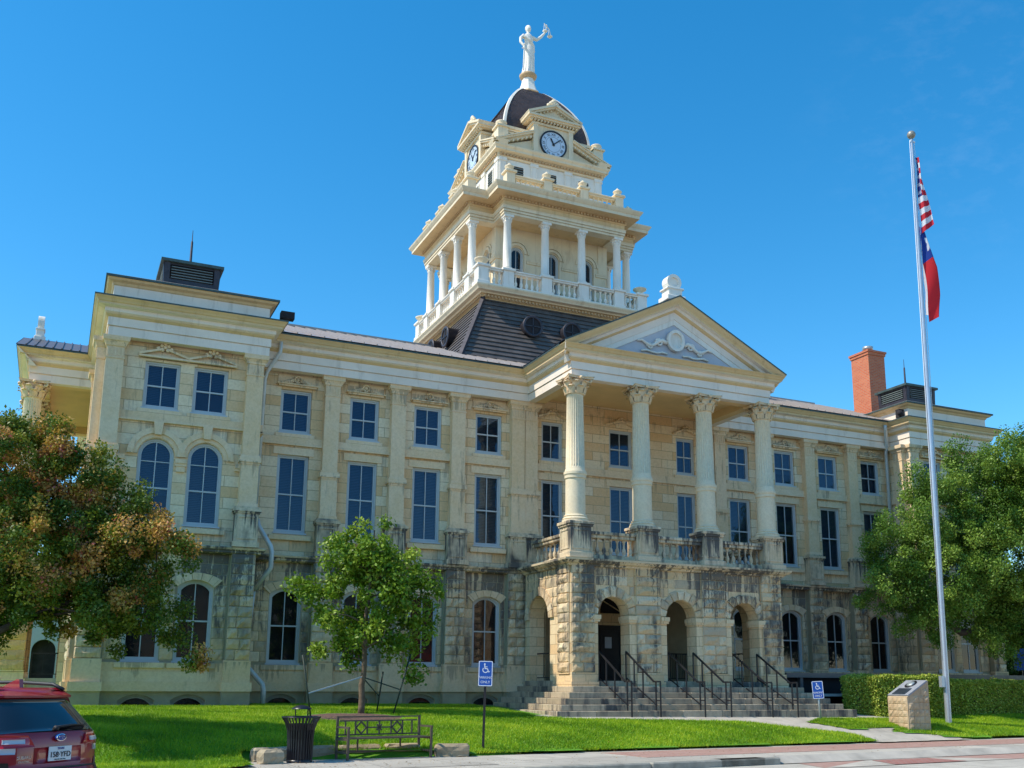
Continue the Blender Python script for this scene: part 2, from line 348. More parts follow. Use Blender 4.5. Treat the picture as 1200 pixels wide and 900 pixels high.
SUN=3.3; SKY=.15; SKYD=(.25,3.0); EXPO=.54; SAT=1.37
# ------------------------------------------------------------------ courthouse
ORG=(0.,30.6,.8); OI=Tr(-ORG[0],-ORG[1],-ORG[2])
CH=thing('courthouse','cream limestone courthouse with columned portico, corner pavilions and domed clock tower','building',ORG)
def WB(T=None): return MB(OI@(T or Matrix.Identity(4)))
def part(mb,name,mats,parent=None): return mb.build(name,mats,parent or CH)

def arc_h(t,hw,rise):
    if rise<=0: return 0
    R=(hw*hw+rise*rise)/(2*rise); return math.sqrt(max(R*R-t*t,0))-(R-rise)
def outline(hw,zb,zs,rise,n=14,ins=0.):
    hw-=ins; zb+=ins
    if rise<=0: return [(-hw,zb),(hw,zb),(hw,zs-ins),(-hw,zs-ins)]
    pts=[(-hw,zb),(hw,zb)]
    for i in range(n+1):
        a=hw*math.cos(PI*i/n); pts.append((a,zs-(ins if rise<hw*.9 else 0)+arc_h(a,hw,rise if rise<hw*.9 else hw)))
    return pts
def holed_wall(mb,x0,x1,z0,z1,ops,depth=.2,mi=0,rmi=None):
    """wall face at local y=0 facing -y; ops=(xc,hw,zb,zs,rise); reveals go back to y=depth"""
    rmi=mi if rmi is None else rmi
    br={x0,x1}
    for xc,hw,zb,zs,ri in ops:
        br|={xc-hw,xc+hw}
        if ri>0:
            n=16
            for i in range(1,n): br.add(xc+hw*math.cos(PI*i/n))
    br=sorted(b for b in br if x0-1e-6<=b<=x1+1e-6)
    for a,b in zip(br,br[1:]):
        if b-a<1e-5: continue
        m=(a+b)/2; st=sorted([o for o in ops if abs(m-o[0])<o[1]],key=lambda o:o[2])
        ca=cb=z0
        for xc,hw,zb,zs,ri in st:
            if zb>max(ca,cb)+1e-6: mb.quad((a,0,ca),(b,0,cb),(b,0,zb),(a,0,zb),mi)
            ca=zs+arc_h(a-xc,hw,ri); cb=zs+arc_h(b-xc,hw,ri)
            mb.quad((a,0,ca),(b,0,cb),(b,depth,cb),(a,depth,ca),rmi)
        mb.quad((a,0,ca),(b,0,cb),(b,0,z1),(a,0,z1),mi)
    for xc,hw,zb,zs,ri in ops:
        z=max(zb,z0)
        mb.quad((xc-hw,0,z),(xc-hw,0,zs),(xc-hw,depth,zs),(xc-hw,depth,z),rmi)
        mb.quad((xc+hw,depth,z),(xc+hw,depth,zs),(xc+hw,0,zs),(xc+hw,0,z),rmi)
        if zb>z0: mb.quad((xc-hw,0,zb),(xc-hw,depth,zb),(xc+hw,depth,zb),(xc+hw,0,zb),rmi)
def rough_blocks(mb,x0,x1,z0,z1,ops,proud=.06,course=.3,lmin=.35,lmax=.8,y=0.):
    nc=max(1,round((z1-z0)/course)); ch=(z1-z0)/nc
    for k in range(nc):
        za,zb=z0+k*ch,z0+(k+1)*ch; zm=(za+zb)/2
        spans=[(x0,x1)]
        for xc,hw,ob,zs,ri in ops:
            if za<zs+ri and zb>ob:
                t=hw if zm<=zs else (hw*math.sqrt(max(0,1-((zm-.1-zs)/max(ri,.01))**2)) if ri>0 else hw)
                t=max(t,0)+.01; ns=[]
                for a,b in spans:
                    if xc+t<=a or xc-t>=b: ns.append((a,b)); continue
                    if xc-t-a>.06: ns.append((a,xc-t))
                    if b-(xc+t)>.06: ns.append((xc+t,b))
                spans=ns
        for a,b in spans:
            x=a
            while x<b-1e-4:
                L=random.uniform(lmin,lmax); e=min(x+L,b)
                if b-e<lmin*.5: e=b
                rockblock(mb,x+.006,e-.006,za+.006,zb-.006,proud,y); x=e
def rockblock(mb,x0,x1,z0,z1,proud,y=0.,nx=5,nz=4):
    r=random.random(); pr=proud*random.uniform(.7,1.15); vs=[];
    xs=[x0,x0+.025]+[x0+.025+(x1-x0-.05)*i/(nx-2) for i in range(1,nx-2)]+[x1-.025,x1]
    zs=[z0,z0+.02]+[z0+.02+(z1-z0-.04)*i/(nz-2) for i in range(1,nz-2)]+[z1-.02,z1]
    for j,z in enumerate(zs):
        for i,x in enumerate(xs):
            edge=i in(0,len(xs)-1) or j in(0,len(zs)-1)
            ring=i in(1,len(xs)-2) or j in(1,len(zs)-2)
            d=0 if edge else (pr*random.uniform(.25,.65) if ring else pr*random.uniform(.7,1.25))
            vs.append((x+(0 if edge else random.uniform(-.01,.01)),y-d,z+(0 if edge else random.uniform(-.01,.01))))
    w=len(xs); fs=[(j*w+i,j*w+i+1,(j+1)*w+i+1,(j+1)*w+i) for j in range(len(zs)-1) for i in range(w-1)]
    mb.add(vs,fs,0,r)
# --- windows: frame (part) > pane, blinds (sub-parts); one mesh of each kind, copied
WCACHE={}
def window(kind,x,y,z,rz,hw,h,rise=0,glass='glass',back='blind',bars=True,parent=None,name='window',fmat='frame'):
    if kind not in WCACHE:
        f=MB(); o=outline(hw,0,h,rise); i1=outline(hw,0,h,rise,ins=.055); i2=outline(hw,0,h,rise,ins=.10)
        f.ring(o,i1,.075,.2); f.ring(i1,i2,.105,.19)
        top=h+(rise if rise else 0)-.1
        if bars:
            zm=(h+rise)*.5-.02 if kind!='PB' else h*.52
            f.box(-hw+.09,hw-.09,.10,.17,zm-.022,zm+.022)
            f.box(-.013,.013,.112,.16,.09,zm-.022); f.box(-.013,.013,.112,.16,zm+.022,top)
            if kind=='PB': f.box(-hw+.09,hw-.09,.112,.16,h-.18,h-.155)
        f.box(-hw-.03,hw+.03,-.03,.2,-.045,-.001)
        p=MB(); io=outline(hw,0,h,rise,ins=.09); p.poly([(a,.135,c) for a,c in io])
        b=MB(); b.poly([(a,.24,c) for a,c in outline(hw+.0,0,h,rise)])
        bl=[]
        for fr in (0.,.13,.34,.55):
            q=MB(); zt=h+rise; o_=[(a,max(c,fr*zt)) for a,c in outline(hw,0,h,rise)]; q.poly([(a,.20,c) for a,c in o_]); me_=q.mesh('blinds'); me_.materials.append(M['blind']); bl.append(me_)
        fm=f.mesh('window_frame'); fm.materials.append(M[fmat])
        pm=p.mesh('pane'); pm.materials.append(M[glass]); bm_=b.mesh('dark_room'); bm_.materials.append(M['void'])
        WCACHE[kind]=(fm,pm,bm_,bl)
    fm,pm,bm_,bl=WCACHE[kind]
    w=link(name,fm,parent or CH,(x-ORG[0],y-ORG[1],z-ORG[2]),rz)
    link('pane',pm,w); link('dark_room',bm_,w)
    if back=='blind': link('blinds',random.choice(bl if back=='blind' else bl[2:]) if random.random()<.5 else bl[0 if back=='blind' else 3],w)
    return w
UP=WB(); GW=WB(); RK=WB(); BAND=WB(); PIL=[]; SILLS=WB(); HOOD=[]; BELT=WB(); QU=WB(); ARCHV=WB()
def pilaster(T,x,w=.235,proj=.23,panel=True,dz=0.):
    mb=WB(T@Tr(0,dz*6,dz)); m=lambda *a,**k: mb.box(*a,**k)
    W_=w+.09
    m(x-W_-.05,x+W_+.05,-proj-.14,0.,5.452,5.60,1); m(x-W_,x+W_,-proj-.09,0.,5.60,6.42,1)
    if panel:
        mb.ring([(x-W_+.06,5.68),(x+W_-.06,5.68),(x+W_-.06,6.34),(x-W_+.06,6.34)],[(x-W_+.10,5.72),(x+W_-.10,5.72),(x+W_-.10,6.30),(x-W_+.10,6.30)],-proj-.115,-proj-.09,1)
    m(x-W_-.03,x+W_+.03,-proj-.12,0.,6.42,6.47,1); m(x-W_-.06,x+W_+.06,-proj-.15,0.,6.47,6.56,1); m(x-W_,x+W_,-proj-.08,0.,6.56,6.62,1)
    m(x-w-.05,x+w+.05,-proj-.05,0.,6.62,6.72); m(x-w-.015,x+w+.015,-proj-.015,0.,6.72,7.86)
    m(x-w-.035,x+w+.035,-proj-.035,0.,7.86,7.92); m(x-w-.07,x+w+.07,-proj-.07,0.,7.92,8.06); m(x-w-.04,x+w+.04,-proj-.04,0.,8.06,8.12)
    m(x-w,x+w,-proj,0.,8.12,10.52); m(x-w-.02,x+w+.02,-proj-.02,0.,10.52,10.56); m(x-w,x+w,-proj,0.,10.56,10.86)
    for i in range(5): m(x-w+.05+i*(2*w-.1)/4-.02,x-w+.05+i*(2*w-.1)/4+.02,-proj-.018,-proj,10.60,10.84)
    mb.sweep([(x-w,0),(x-w,-proj),(x+w,-proj),(x+w,0)],[(0,10.86),(.03,10.88),(.04,10.93),(.08,11.0),(.11,11.02),(.12,11.09),(.12,11.15),(0,11.15)])
    o=part(mb,'pilaster',[M['trimstone'],M['dirtystone']]); return o
def gpier(T,x,w=.33,proj=.2,z0=.6):
    """rock-faced pier of the ground floor under a pilaster"""
    RK.T=OI@T; r=RK
    nc=10
    for k in range(nc):
        za=2.3+k*.298; zb=za+.298
        for (ax,bx) in (((x-w,x+w),) if random.random()<.5 else ((x-w,x+random.uniform(-.12,.12)),)):
            rockblock(r,ax+.004,bx-.004,za+.008,zb-.008,.07,-proj)
            if bx<x+w-.01: rockblock(r,bx+.006,x+w-.004,za+.008,zb-.008,.07,-proj)
    GW.T=OI@T; GW.box(x-w,x+w,-proj,0,2.3,5.285)
    BAND.T=OI@T; BAND.box(x-w-.03,x+w+.03,-proj-.05,0,1.70,2.3); BAND.box(x-w-.08,x+w+.08,-proj-.12,0,1.46,1.70)
    GW.box(x-w-.05,x+w+.05,-proj-.08,0,z0,1.46)
def hood(T,x,z,kind,hw=.56):
    mb=WB(T); 
    if kind=='crest':
        mb.box(x-hw,x+hw,-.12,0,z,z+.05); mb.box(x-hw-.06,x+hw+.06,-.17,0,z+.05,z+.09); mb.box(x-hw-.02,x+hw+.02,-.025,0,z+.09,z+.40)
        mb.lathe(x,0,[(0,0)],3) if 0 else None
        for k in range(10): a=2*PI*k/10; mb.ball((x+.10*math.cos(a),-.09,z+.24+.10*math.sin(a)),.042,6)
        mb.ball((x,-.08,z+.24),(.065,.06,.065),8)
        for s in(-1,1):
            for i in range(6): mb.ball((x+s*(.16+.065*i),-.08,z+.19-.018*i),(.055,.055,.07-.006*i),6); mb.ball((x+s*(.19+.065*i),-.07,z+.12),(.035,.04,.03),6)
    elif kind=='pediment':
        mb.prism([(x-hw-.06,z),(x+hw+.06,z),(x+hw+.06,z+.06),(x+.16,z+.22),(x-.16,z+.22),(x-hw-.06,z+.06)],-.05,0)
        for s in(-1,1): mb.bar((x+s*(hw+.1),-.09,z+.07),(x+s*.05,-.09,z+.27),.18,.06)
        mb.box(x-hw-.10,x+hw+.10,-.16,0,z,z+.055)
        for dx,dz in ((0,.42),(-.09,.36),(.09,.36),(-.18,.28),(.18,.28),(0,.32),(-.07,.24),(.07,.24)): mb.ball((x+dx,-.14,z+dz),(.06,.06,.06),6)
    else:
        pts=[(x-hw-.08+ (2*hw+.16)*i/12, z+.05+.16*math.sin(PI*i/12)**1.5) for i in range(13)]
        for a,b in zip(pts,pts[1:]): mb.bar((a[0],-.08,a[1]),(b[0],-.08,b[1]),.16,.06)
        for dx,dz in ((0,.34),(-.1,.29),(.1,.29),(-.18,.22),(.18,.22),(0,.25),(-.28,.13),(.28,.13)): mb.ball((x+dx,-.1,z+dz),(.06,.05,.055),6)
    part(mb,'window_hood',[M['trimstone']])
def sill(T,x,z,hw,mb=None,d=.12):
    m=WB(T); m.bbox(x-hw-.16,x+hw+.16,-d,.02,z-.20,z-.05,.012); part(m,'window_sill',M['trimstone'])
HWM=.48
def rot_of(T): return math.atan2(T[1][0],T[0][0])
def place(T,kind,x,z,*a,**k):
    p=T@Vector((x,0,0)); return window(kind,p.x,p.y,z,rot_of(T),*a,**k)
def facade(p0,p1,wins,pils,style='main',ends=(0,0),ground=True,narrow=(),z0=.6,bas=True):
    """one straight run of wall; p0->p1 seen from outside left to right"""
    d=Vector((p1[0]-p0[0],p1[1]-p0[1])); L=d.length; T=Tr(p0[0],p0[1],0)@Rz(math.atan2(d.y,d.x))
    hws={x:(.41 if x in narrow else HWM) for x in wins}
    opA=[(x,hws[x],9.28,10.64,0) for x in wins]
    opB=[(x,hws[x],6.02,7.93,.48) if style=='pav' else (x,hws[x],6.16,8.57,0) for x in wins]
    global BAND,BELT
    BAND=WB(T); BELT=WB(T)
    opC=[(x,hws[x],2.27,4.30,.2) for x in wins] if ground else []
    UP.T=OI@T; holed_wall(UP,0,L,5.28,11.5,opA+opB)
    GW.T=OI@T; opb=[(x,.46,.95,1.22,.16) for x in wins] if (ground and bas) else []
    holed_wall(GW,0,L,z0,5.28,opC+opb,mi=0,rmi=1)
    if ground:
        RK.T=OI@T; holes=opC+[(x,.36,2,6,0) for x in pils]
        rough_blocks(RK,0.01,L-.01,2.30,5.26,holes,.035)
        BAND.T=OI@T; BAND.box(0,L,-.055,0,1.98,2.22); BAND.box(0,L,-.075,0,1.72,1.98); BAND.box(0,L,-.10,0,1.46,1.72)
        for x in wins:
            pts=outline(.60,3.6,4.30,.25); 
            GWR=[(x+a,c) for a,c in outline(.66,4.0,4.30,.30)[2:]]; inn=[(x+a,c) for a,c in outline(.485,4.0,4.30,.2)[2:]]
            n=len(GWR)
            for i in range(n-1):
                if i%2==0: continue
            k=7; 
            for i in range(k):
                a0=PI*i/k+.012; a1=PI*(i+1)/k-.012
                f=lambda a,hw,ri,e: (x+(hw+e)*math.cos(a), -.055, 4.30+arc_h(hw*math.cos(a),hw,ri)+e*(1.0))
                q=[f(a0,.485,.2,0),f(a1,.485,.2,0),f(a1,.485,.2,.20),f(a0,.485,.2,.20)]
                BAND.T=OI@T; BAND.prism([(p[0],p[2]) for p in q],-.06,.0)
    for x in wins:
        n='N' if x in narrow else ''
        place(T,'A'+n,x,9.28,hws[x],1.36)
        if style=='pav':
            place(T,'PB',x,6.02,HWM,1.91,.48)
            ARCHV=WB(T@Tr(0,.004*wins.index(x),-.003*wins.index(x))); k=17
            for (ro,ri_,y) in ((.78,.62,-.07),(.62,.50,-.03)):
                o=[(x+ro*math.cos(PI*i/k),7.93+ro*math.sin(PI*i/k)) for i in range(k+1)]; q=[(x+ri_*math.cos(PI*i/k),7.93+ri_*math.sin(PI*i/k)) for i in range(k+1)]
                for i in range(k): ARCHV.prism([o[i],o[i+1],q[i+1],q[i]],y,0)
            ARCHV.prism([(x-.09,8.50),(x+.09,8.50),(x+.13,8.86),(x-.13,8.86)],-.13,0); part(ARCHV,'arch_moulding',M['trimstone'])
        else: place(T,'B'+n,x,6.16,hws[x],2.41)
        if ground: place(T,'C',x,2.27,HWM,2.03,.2,glass='glassd',back='void')
        if opb: place(T,'bas',x,.95,.46,.27,.16,glass='glassd',back='dark',bars=False,name='basement_window',fmat='oldconcrete')
        sill(T,x,6.12 if style!='pav' else 5.98,hws[x]);
        m=WB(T); m.box(x-hws[x]-.12,x+hws[x]+.12,-.07,.02,9.125,9.23); part(m,'window_sill',M['trimstone'])
        if ground: sill(T,x,2.40-.13,HWM,d=.10)
        # lintel slab over second-floor windows
        if style!='pav': m=WB(T); m.box(x-hws[x]-.14,x+hws[x]+.14,-.03,0,8.57,8.80); part(m,'lintel',M['trimstone'])
        hood(T@Tr(0,.004*(wins.index(x)%2),.003*(wins.index(x)%2)),x,10.72,{'main':'crest','pav':'pediment','porch':'arch'}[style],hws[x]+.1)
    # belt course between pilasters
    BELT.T=OI@T; xs=sorted([0]+[v for p in pils for v in(p-.235,p+.235)]+[L])
    for a,b in zip(xs[::2],xs[1::2]):
        if b-a>.1: BELT.box(a,b,-.07,0,8.88,9.12); BELT.box(a,b,-.10,0,8.86,8.92)
    if style=='pav':
        es=sorted([p+s*.25 for p in pils for s in(-1,1)]+[w+s*.82 for w in wins for s in(-1,1)])[1:-1]
        for a,b in zip(es[::2],es[1::2]):
            if b-a>.05: BELT.box(a,b,-.08,0,7.66,7.74); BELT.box(a,b,-.11,0,7.74,7.86)
        for w in [ (wins[i]+wins[i+1])/2 for i in range(len(wins)-1)]: BELT.box(w-.12,w+.12,-.06,0,7.5,7.66)
    if BELT.v: part(BELT,'belt_course',M['trimstone'])
    for p in pils:
        pilaster(T,p,dz=.004 if style=='porch' else 0.); 
        if ground: gpier(T,p,z0=z0)
    if BAND.v: part(BAND,'plinth_course',M['trimstone'])
    return T
facade((-17.2,29.65),(-12.85,29.65),[1.54,2.87],[.24,4.08],'pav')
facade((-12.85,30.8),(-3.9,30.8),[1.24,3.43,5.57,7.73],[2.33,4.50,6.57,8.73],'main')
facade((-3.9,30.8),(3.9,30.8),[1.16,3.9,6.64],[.28,7.52],'porch',ground=False,narrow=(1.16,6.64),bas=False)
facade((3.9,30.8),(12.42,30.8),[1.22,3.38,5.52,7.71],[.22,2.30,4.45,6.6],'main')
facade((12.42,29.65),(16.7,29.65),[1.42,2.72],[.24,4.04],'pav')
# returns and the other sides
facade((-12.85,29.65),(-12.85,30.8),[],[],'main')
facade((12.42,30.8),(12.42,29.65),[],[.93],'main')
facade((16.7,29.65),(16.7,33.75),[2.05],[.24,3.86],'pav')
facade((16.7,33.75),(16.7,48.5),[2.,4.,11.,13.],[],'main')
facade((16.7,48.5),(-17.2,48.5),[],[],'main',ground=False)
facade((-17.2,33.6),(-17.2,29.65),[1.95],[.24,3.7],'pav')
facade((-17.2,48.5),(-17.2,44.3),[2.1],[],'main')
facade((-16.95,44.3),(-16.95,33.6),[2.6,5.3,8.0],[],'porch',ground=False,bas=False)
part(UP,'upper_wall',[M['ashlar'],M['trimstone']]); part(GW,'ground_wall',[M['joint'],M['trimstone']]); part(RK,'rock_faced_stonework',[M['rock']])
# floors inside so that no light leaks through
mb=WB(); mb.box(-16.7,16.4,31.2,48.2,5.2,5.4); mb.box(-16.7,16.4,31.2,48.2,11.6,11.8); mb.box(-16.7,-12.9,30.1,31.2,11.2,11.4); part(mb,'floor',M['dark'])
# --- main entablature, water table, gutter
PLAN=[(-17.2,29.3),(-12.78,29.3),(-12.78,30.4),(-3.83,30.4),(-3.83,27.2),(3.83,27.2),(3.83,30.4),(12.35,30.4),(12.35,29.3),(16.75,29.3),(16.75,48.7),(-17.2,48.7),(-17.2,42.83),(-19.27,42.83),(-19.27,35.17),(-17.2,35.17)]
mb=WB(); mb.sweep(PLAN,[(-.28,11.15),(0,11.15),(0,11.39),(-.03,11.395),(-.03,11.415),(.03,11.42),(.03,11.66)],True,mi=0); part(mb,'frieze',M['frieze'])
mb=WB(); mb.sweep(PLAN,[(.03,11.66),(.06,11.68),(.11,11.73),(.11,11.77),(.14,11.79),(.14,11.90),(.30,11.93),(.30,11.99),(.33,12.01),(.36,12.06),(.41,12.11),(.42,12.13)],True,mi=0,mis=[1,1,1,0,0,0,1,1,1,1,1]); part(mb,'cornice',[M['frieze'],M['cyma']])
GP=PLAN[5:]+PLAN[:5]; mb=WB(); mb.sweep(GP,[(.42,12.13),(.435,12.13),(.435,12.17),(.3,12.18),(0,12.2),(-.6,12.25)]); mb.sweep(PLAN[4:6],[(.42,12.13),(0,12.16)],mi=0) if 0 else None; part(mb,'gutter',M['green'])
WT=[(-17.2,29.65),(-12.85,29.65),(-12.85,30.8),(-3.85,30.8)]
wtp=[(0,5.24),(.22,5.26),(.26,5.29),(.26,5.33),(.30,5.36),(.33,5.42),(.30,5.445),(0,5.46)]
mb=WB(); mb.sweep([(-17.2,48.5),(-17.2,29.65),(-12.85,29.65),(-12.85,30.8),(-3.9,30.8)],wtp); mb.sweep([(3.9,30.8),(12.42,30.8),(12.42,29.65),(16.7,29.65),(16.7,48.5)],wtp)
part(mb,'water_table',M['dirtystone'])
# --- roofs
mb=WB(); z0,zr=12.2,15.65
ey=29.95; ex0,ex1=-17.0,16.6; by=48.3
A,B_,C_,D_=(ex0,ey,z0),(ex1,ey,z0),(ex1,by,z0),(ex0,by,z0); R0,R1=(-16.4,39,zr),(16.0,39,zr)
mb.poly([A,B_,R1,R0]); mb.poly([C_,D_,R0,R1]); mb.poly([B_,C_,R1]); mb.poly([D_,A,R0])
sl=(zr-z0)/(39-ey)
x=-16.9
while x<16.6:
    mb.bar((x,ey,z0+.015),(x,39,zr+.015),.03,.05); x+=.42
mb.bar((-16.4,39,zr+.03),(16,39,zr+.03),.2,.08)
part(mb,'roof',M['lightroof'])
# pavilion attics, hipped roofs and louvred cupolas
for sx,x0,x1 in ((-1,-17.15,-12.83),(1,12.4,16.7)):
    cx=(x0+x1)/2; y0,y1=29.35,33.55; cy=(y0+y1)/2
    mb=WB(); mb.sweep([(x0,y0),(x1,y0),(x1,y1),(x0,y1)],[(0,12.1),(0,12.62),(.03,12.64),(.06,12.70),(.16,12.74),(.20,12.80)],True,mis=[0,1,1,1,1]); part(mb,'attic_wall',[M['frieze'],M['cyma']])
    mb=WB(); ov=.24; q=.80; zq=13.46
    E=[(x0-ov,y0-ov,12.80),(x1+ov,y0-ov,12.80),(x1+ov,y1+ov,12.80),(x0-ov,y1+ov,12.80)]; E2=[(a,b,c+.06) for a,b,c in E]; Tt=[(cx-q,cy-q,zq),(cx+q,cy-q,zq),(cx+q,cy+q,zq),(cx-q,cy+q,zq)]
    for i in range(4):
        j=(i+1)%4; mb.quad(E[i],E[j],E2[j],E2[i],1); mb.quad(E2[i],E2[j],Tt[j],Tt[i],0); mb.quad((E[i][0]*.97+cx*.03,E[i][1]*.995+cy*.005,12.80),E[i],E[j],(E[j][0]*.97+cx*.03,E[j][1]*.995+cy*.005,12.80),1)
    part(mb,'pavilion_roof',[M['lightroof'],M['green']])
    mb=WB(); mb.extr([(cx-q+.08,cy-q+.08),(cx+q-.08,cy-q+.08),(cx+q-.08,cy+q-.08),(cx-q+.08,cy+q-.08)],zq-.2,14.10,0)
    for s in range(4):
        T=Tr(cx,cy,0)@Rz(s*PI/2); mb.T=OI@T
        for k in range(5): mb.bar((-.60,-q+.02,zq+.17+k*.085),(.60,-q+.02,zq+.17+k*.085),.10,.025,1)
        mb.prism([(-q,zq),(-q+.14,zq),(-q+.1,14.1),(-q-.04,14.1)],-q-.0,-q+.16,2); mb.prism([(q-.14,zq),(q,zq),(q+.04,14.1),(q-.1,14.1)],-q-.0,-q+.16,2)
        mb.box(-q+.14,q-.14,-q+.003,-q+.05,zq,zq+.13,2); mb.box(-q+.1,q-.1,-q+.003,-q+.05,14.04,14.1,2)
    mb.T=OI@Tr(cx,cy,0); e=q+.11
    mb.sweep([(-e,-e),(e,-e),(e,e),(-e,e)],[(-.2,14.08),(0,14.1),(0,14.19),(-e+.05,14.36)],True,mi=3)
    c=part(mb,'cupola',[M['dark'],M['louvre'],M['copper'],M['green']])
    mb=WB(Tr(cx,cy,0)); mb.lathe(0,0,[(.06,14.33),(.04,14.42),(.035,15.2),(.015,15.25),(.008,15.6)],8); part(mb,'roof_spike',M['copper'])
for fl_ in (0,1):
  mb=WB()
  if fl_==0: mb.ball((-12.35,29.4,12.45),(.14,.14,.14),8); mb.box(-12.5,-12.1,29.3,29.55,12.4,12.62); mb.bar((-12.5,29.6,12.2),(-12.35,29.45,12.45),.05); 
  else: mb.box(12.1,12.35,29.5,29.7,12.25,12.6); mb.ball((12.06,29.42,12.4),.12,8)
  part(mb,'floodlight',M['dark'])
mb=WB(); mb.box(14.72,15.68,33.7,34.8,12.6,16.55); mb.box(14.68,15.72,33.66,34.84,16.55,16.67); mb.box(14.64,15.76,33.62,34.88,16.67,16.76); mb.lathe(15.2,34.2,[(.2,16.76),(.2,16.93),(.24,16.95),(.24,17.09),(.1,17.13)],14,1)
part(mb,'chimney',[M['chimney'],M['galv']])
# downpipes
mb=WB(); mb.tube([(-12.3,30.15,12.05),(-12.3,30.2,11.62),(-12.36,30.25,11.5),(-12.62,30.42,11.0),(-12.66,30.5,10.8),(-12.70,30.55,6.2)],.06,8)
mb.tube([(-12.66,30.3,6.4),(-12.64,30.15,6.2),(-12.30,29.95,5.6),(-12.26,29.95,5.45),(-12.26,29.95,5.0),(-12.3,30.0,4.9),(-12.66,30.2,4.35)],.075,8)
mb.tube([(-12.66,30.25,4.4),(-12.70,30.4,3.4),(-12.7,30.35,2.25),(-12.66,30.3,2.1),(-12.3,29.95,1.65),(-12.27,29.93,1.5),(-12.27,29.93,1.0)],.075,8); part(mb,'downpipe',M['pipe'])
mb=WB(); mb.tube([(11.8,30.0,12.0),(11.85,30.05,11.85),(12.2,30.4,11.2),(12.24,30.5,11.0),(12.24,30.5,5.6)],.07,8); part(mb,'downpipe',M['pipe'])

# --- columns
def capital(mb,z0,z1,r,ab):
    """Corinthian capital: bell, two tiers of acanthus leaves, corner volutes, abacus"""
    H=z1-z0
    mb.lathe(0,0,[(r*.98,z0),(r*1.08,z0+.02),(r*.92,z0+.05),(r*.95,z0+H*.5),(r*1.25,z0+H*.82)],16)
    for tier,(n,zb,h,rr,off) in enumerate(((8,z0+.03,H*.42,r*1.0,0),(8,z0+H*.3,H*.42,r*1.08,PI/8))):
        for k in range(n):
            a=2*PI*k/n+off; ca,sa=math.cos(a),math.sin(a); w=r*.36
            P=[(rr,0),(rr*1.10,h*.4),(rr*1.18,h*.75),(rr*1.42,h*.95),(rr*1.5,h*.82)]
            vs=[]
            for i,(q,zz) in enumerate(P):
                ww=w*(1,1.1,1.,.7,.35)[i]
                for s in(-1,0,1): vs.append((q*ca-s*ww*sa+(.02*ca if s==0 else 0),q*sa+s*ww*ca+(.02*sa if s==0 else 0),zb+zz))
            mb.add(vs,[(i*3+j,i*3+j+1,i*3+j+4,i*3+j+3) for i in range(4) for j in range(2)],0)
    for k in range(4):
        a=PI/4+k*PI/2; ca,sa=math.cos(a),math.sin(a); pts=[]
        for i in range(9):
            t=i/8*2.6*PI; q=.085*(1-i/11); pts.append(((r*1.62+q*math.cos(t+PI*.7))*ca,(r*1.62+q*math.cos(t+PI*.7))*sa,z0+H*.80+q*math.sin(t+PI*.7)))
        mb.tube([(r*1.1*ca,r*1.1*sa,z0+H*.55),(r*1.35*ca,r*1.35*sa,z0+H*.72)]+pts,.032,6)
        a=k*PI/2; mb.ball((r*1.42*math.cos(a),r*1.42*math.sin(a),z0+H*.88),.06,7)
    pts=[]
    for k in range(4):
        a=PI/4+k*PI/2; c=(ab*math.cos(a),ab*math.sin(a)); b=PI/4+(k+1)*PI/2; d=(ab*math.cos(b),ab*math.sin(b)); n=(math.cos((a+b)/2),math.sin((a+b)/2))
        for i in range(6):
            t=i/6; s=math.sin(PI*t)*ab*.13; pts.append((c[0]*(1-t)+d[0]*t-n[0]*s,c[1]*(1-t)+d[1]*t-n[1]*s))
    mb.extr(pts,z1-H*.14,z1-H*.05); mb.extr([(x*1.05,y*1.05) for x,y in pts],z1-H*.05,z1)
COLM=None
def big_column(x,y):
    global COLM
    if COLM is None:
        s=MB(); s.lathe(0,0,[(.42,6.56),(.42,6.62)],24); s.lathe(0,0,[(.38,6.62),(.41,6.65),(.38,6.69),(.345,6.70),(.345,6.72),(.365,6.74),(.345,6.77),(.315,6.78)],40,sm=False); s.lathe(0,0,[(.312,6.78),(.305,7.9)],40)
        s.lathe(0,0,[(.305,7.9),(.335,7.92),(.335,8.0),(.345,8.02),(.36,8.04),(.36,8.12),(.335,8.13),(.315,8.2),(.305,8.22)],40,sm=False)
        s.lathe(0,0,[(.30,8.21),(.30,8.27),(.298,8.29),(.262,10.52),(.265,10.56),(.268,10.62)],144,flute=24,fz=(8.28,10.54))
        s.v=[(a,b,c-6.56) for a,b,c in s.v]
        c=MB(); capital(c,10.60-6.56,11.15-6.56,.31,.62)
        COLM=(s.mesh('column'),c.mesh('capital')); COLM[0].materials.append(M['colstone']); COLM[1].materials.append(M['trimstone'])
    o=link('column',COLM[0],CH,(x-ORG[0],y-ORG[1],6.56-ORG[2])); link('capital',COLM[1],o); return o
BALM={}
def baluster_pts(z0,h,w): # turned profile
    return [(w*.9,z0),(w*.9,z0+h*.07),(w*.5,z0+h*.10),(w*.55,z0+h*.14),(w*.95,z0+h*.30),(w*.8,z0+h*.42),(w*.38,z0+h*.55),(w*.45,z0+h*.6),(w*.36,z0+h*.66),(w*.5,z0+h*.86),(w*.85,z0+h*.92),(w*.85,z0+h)]
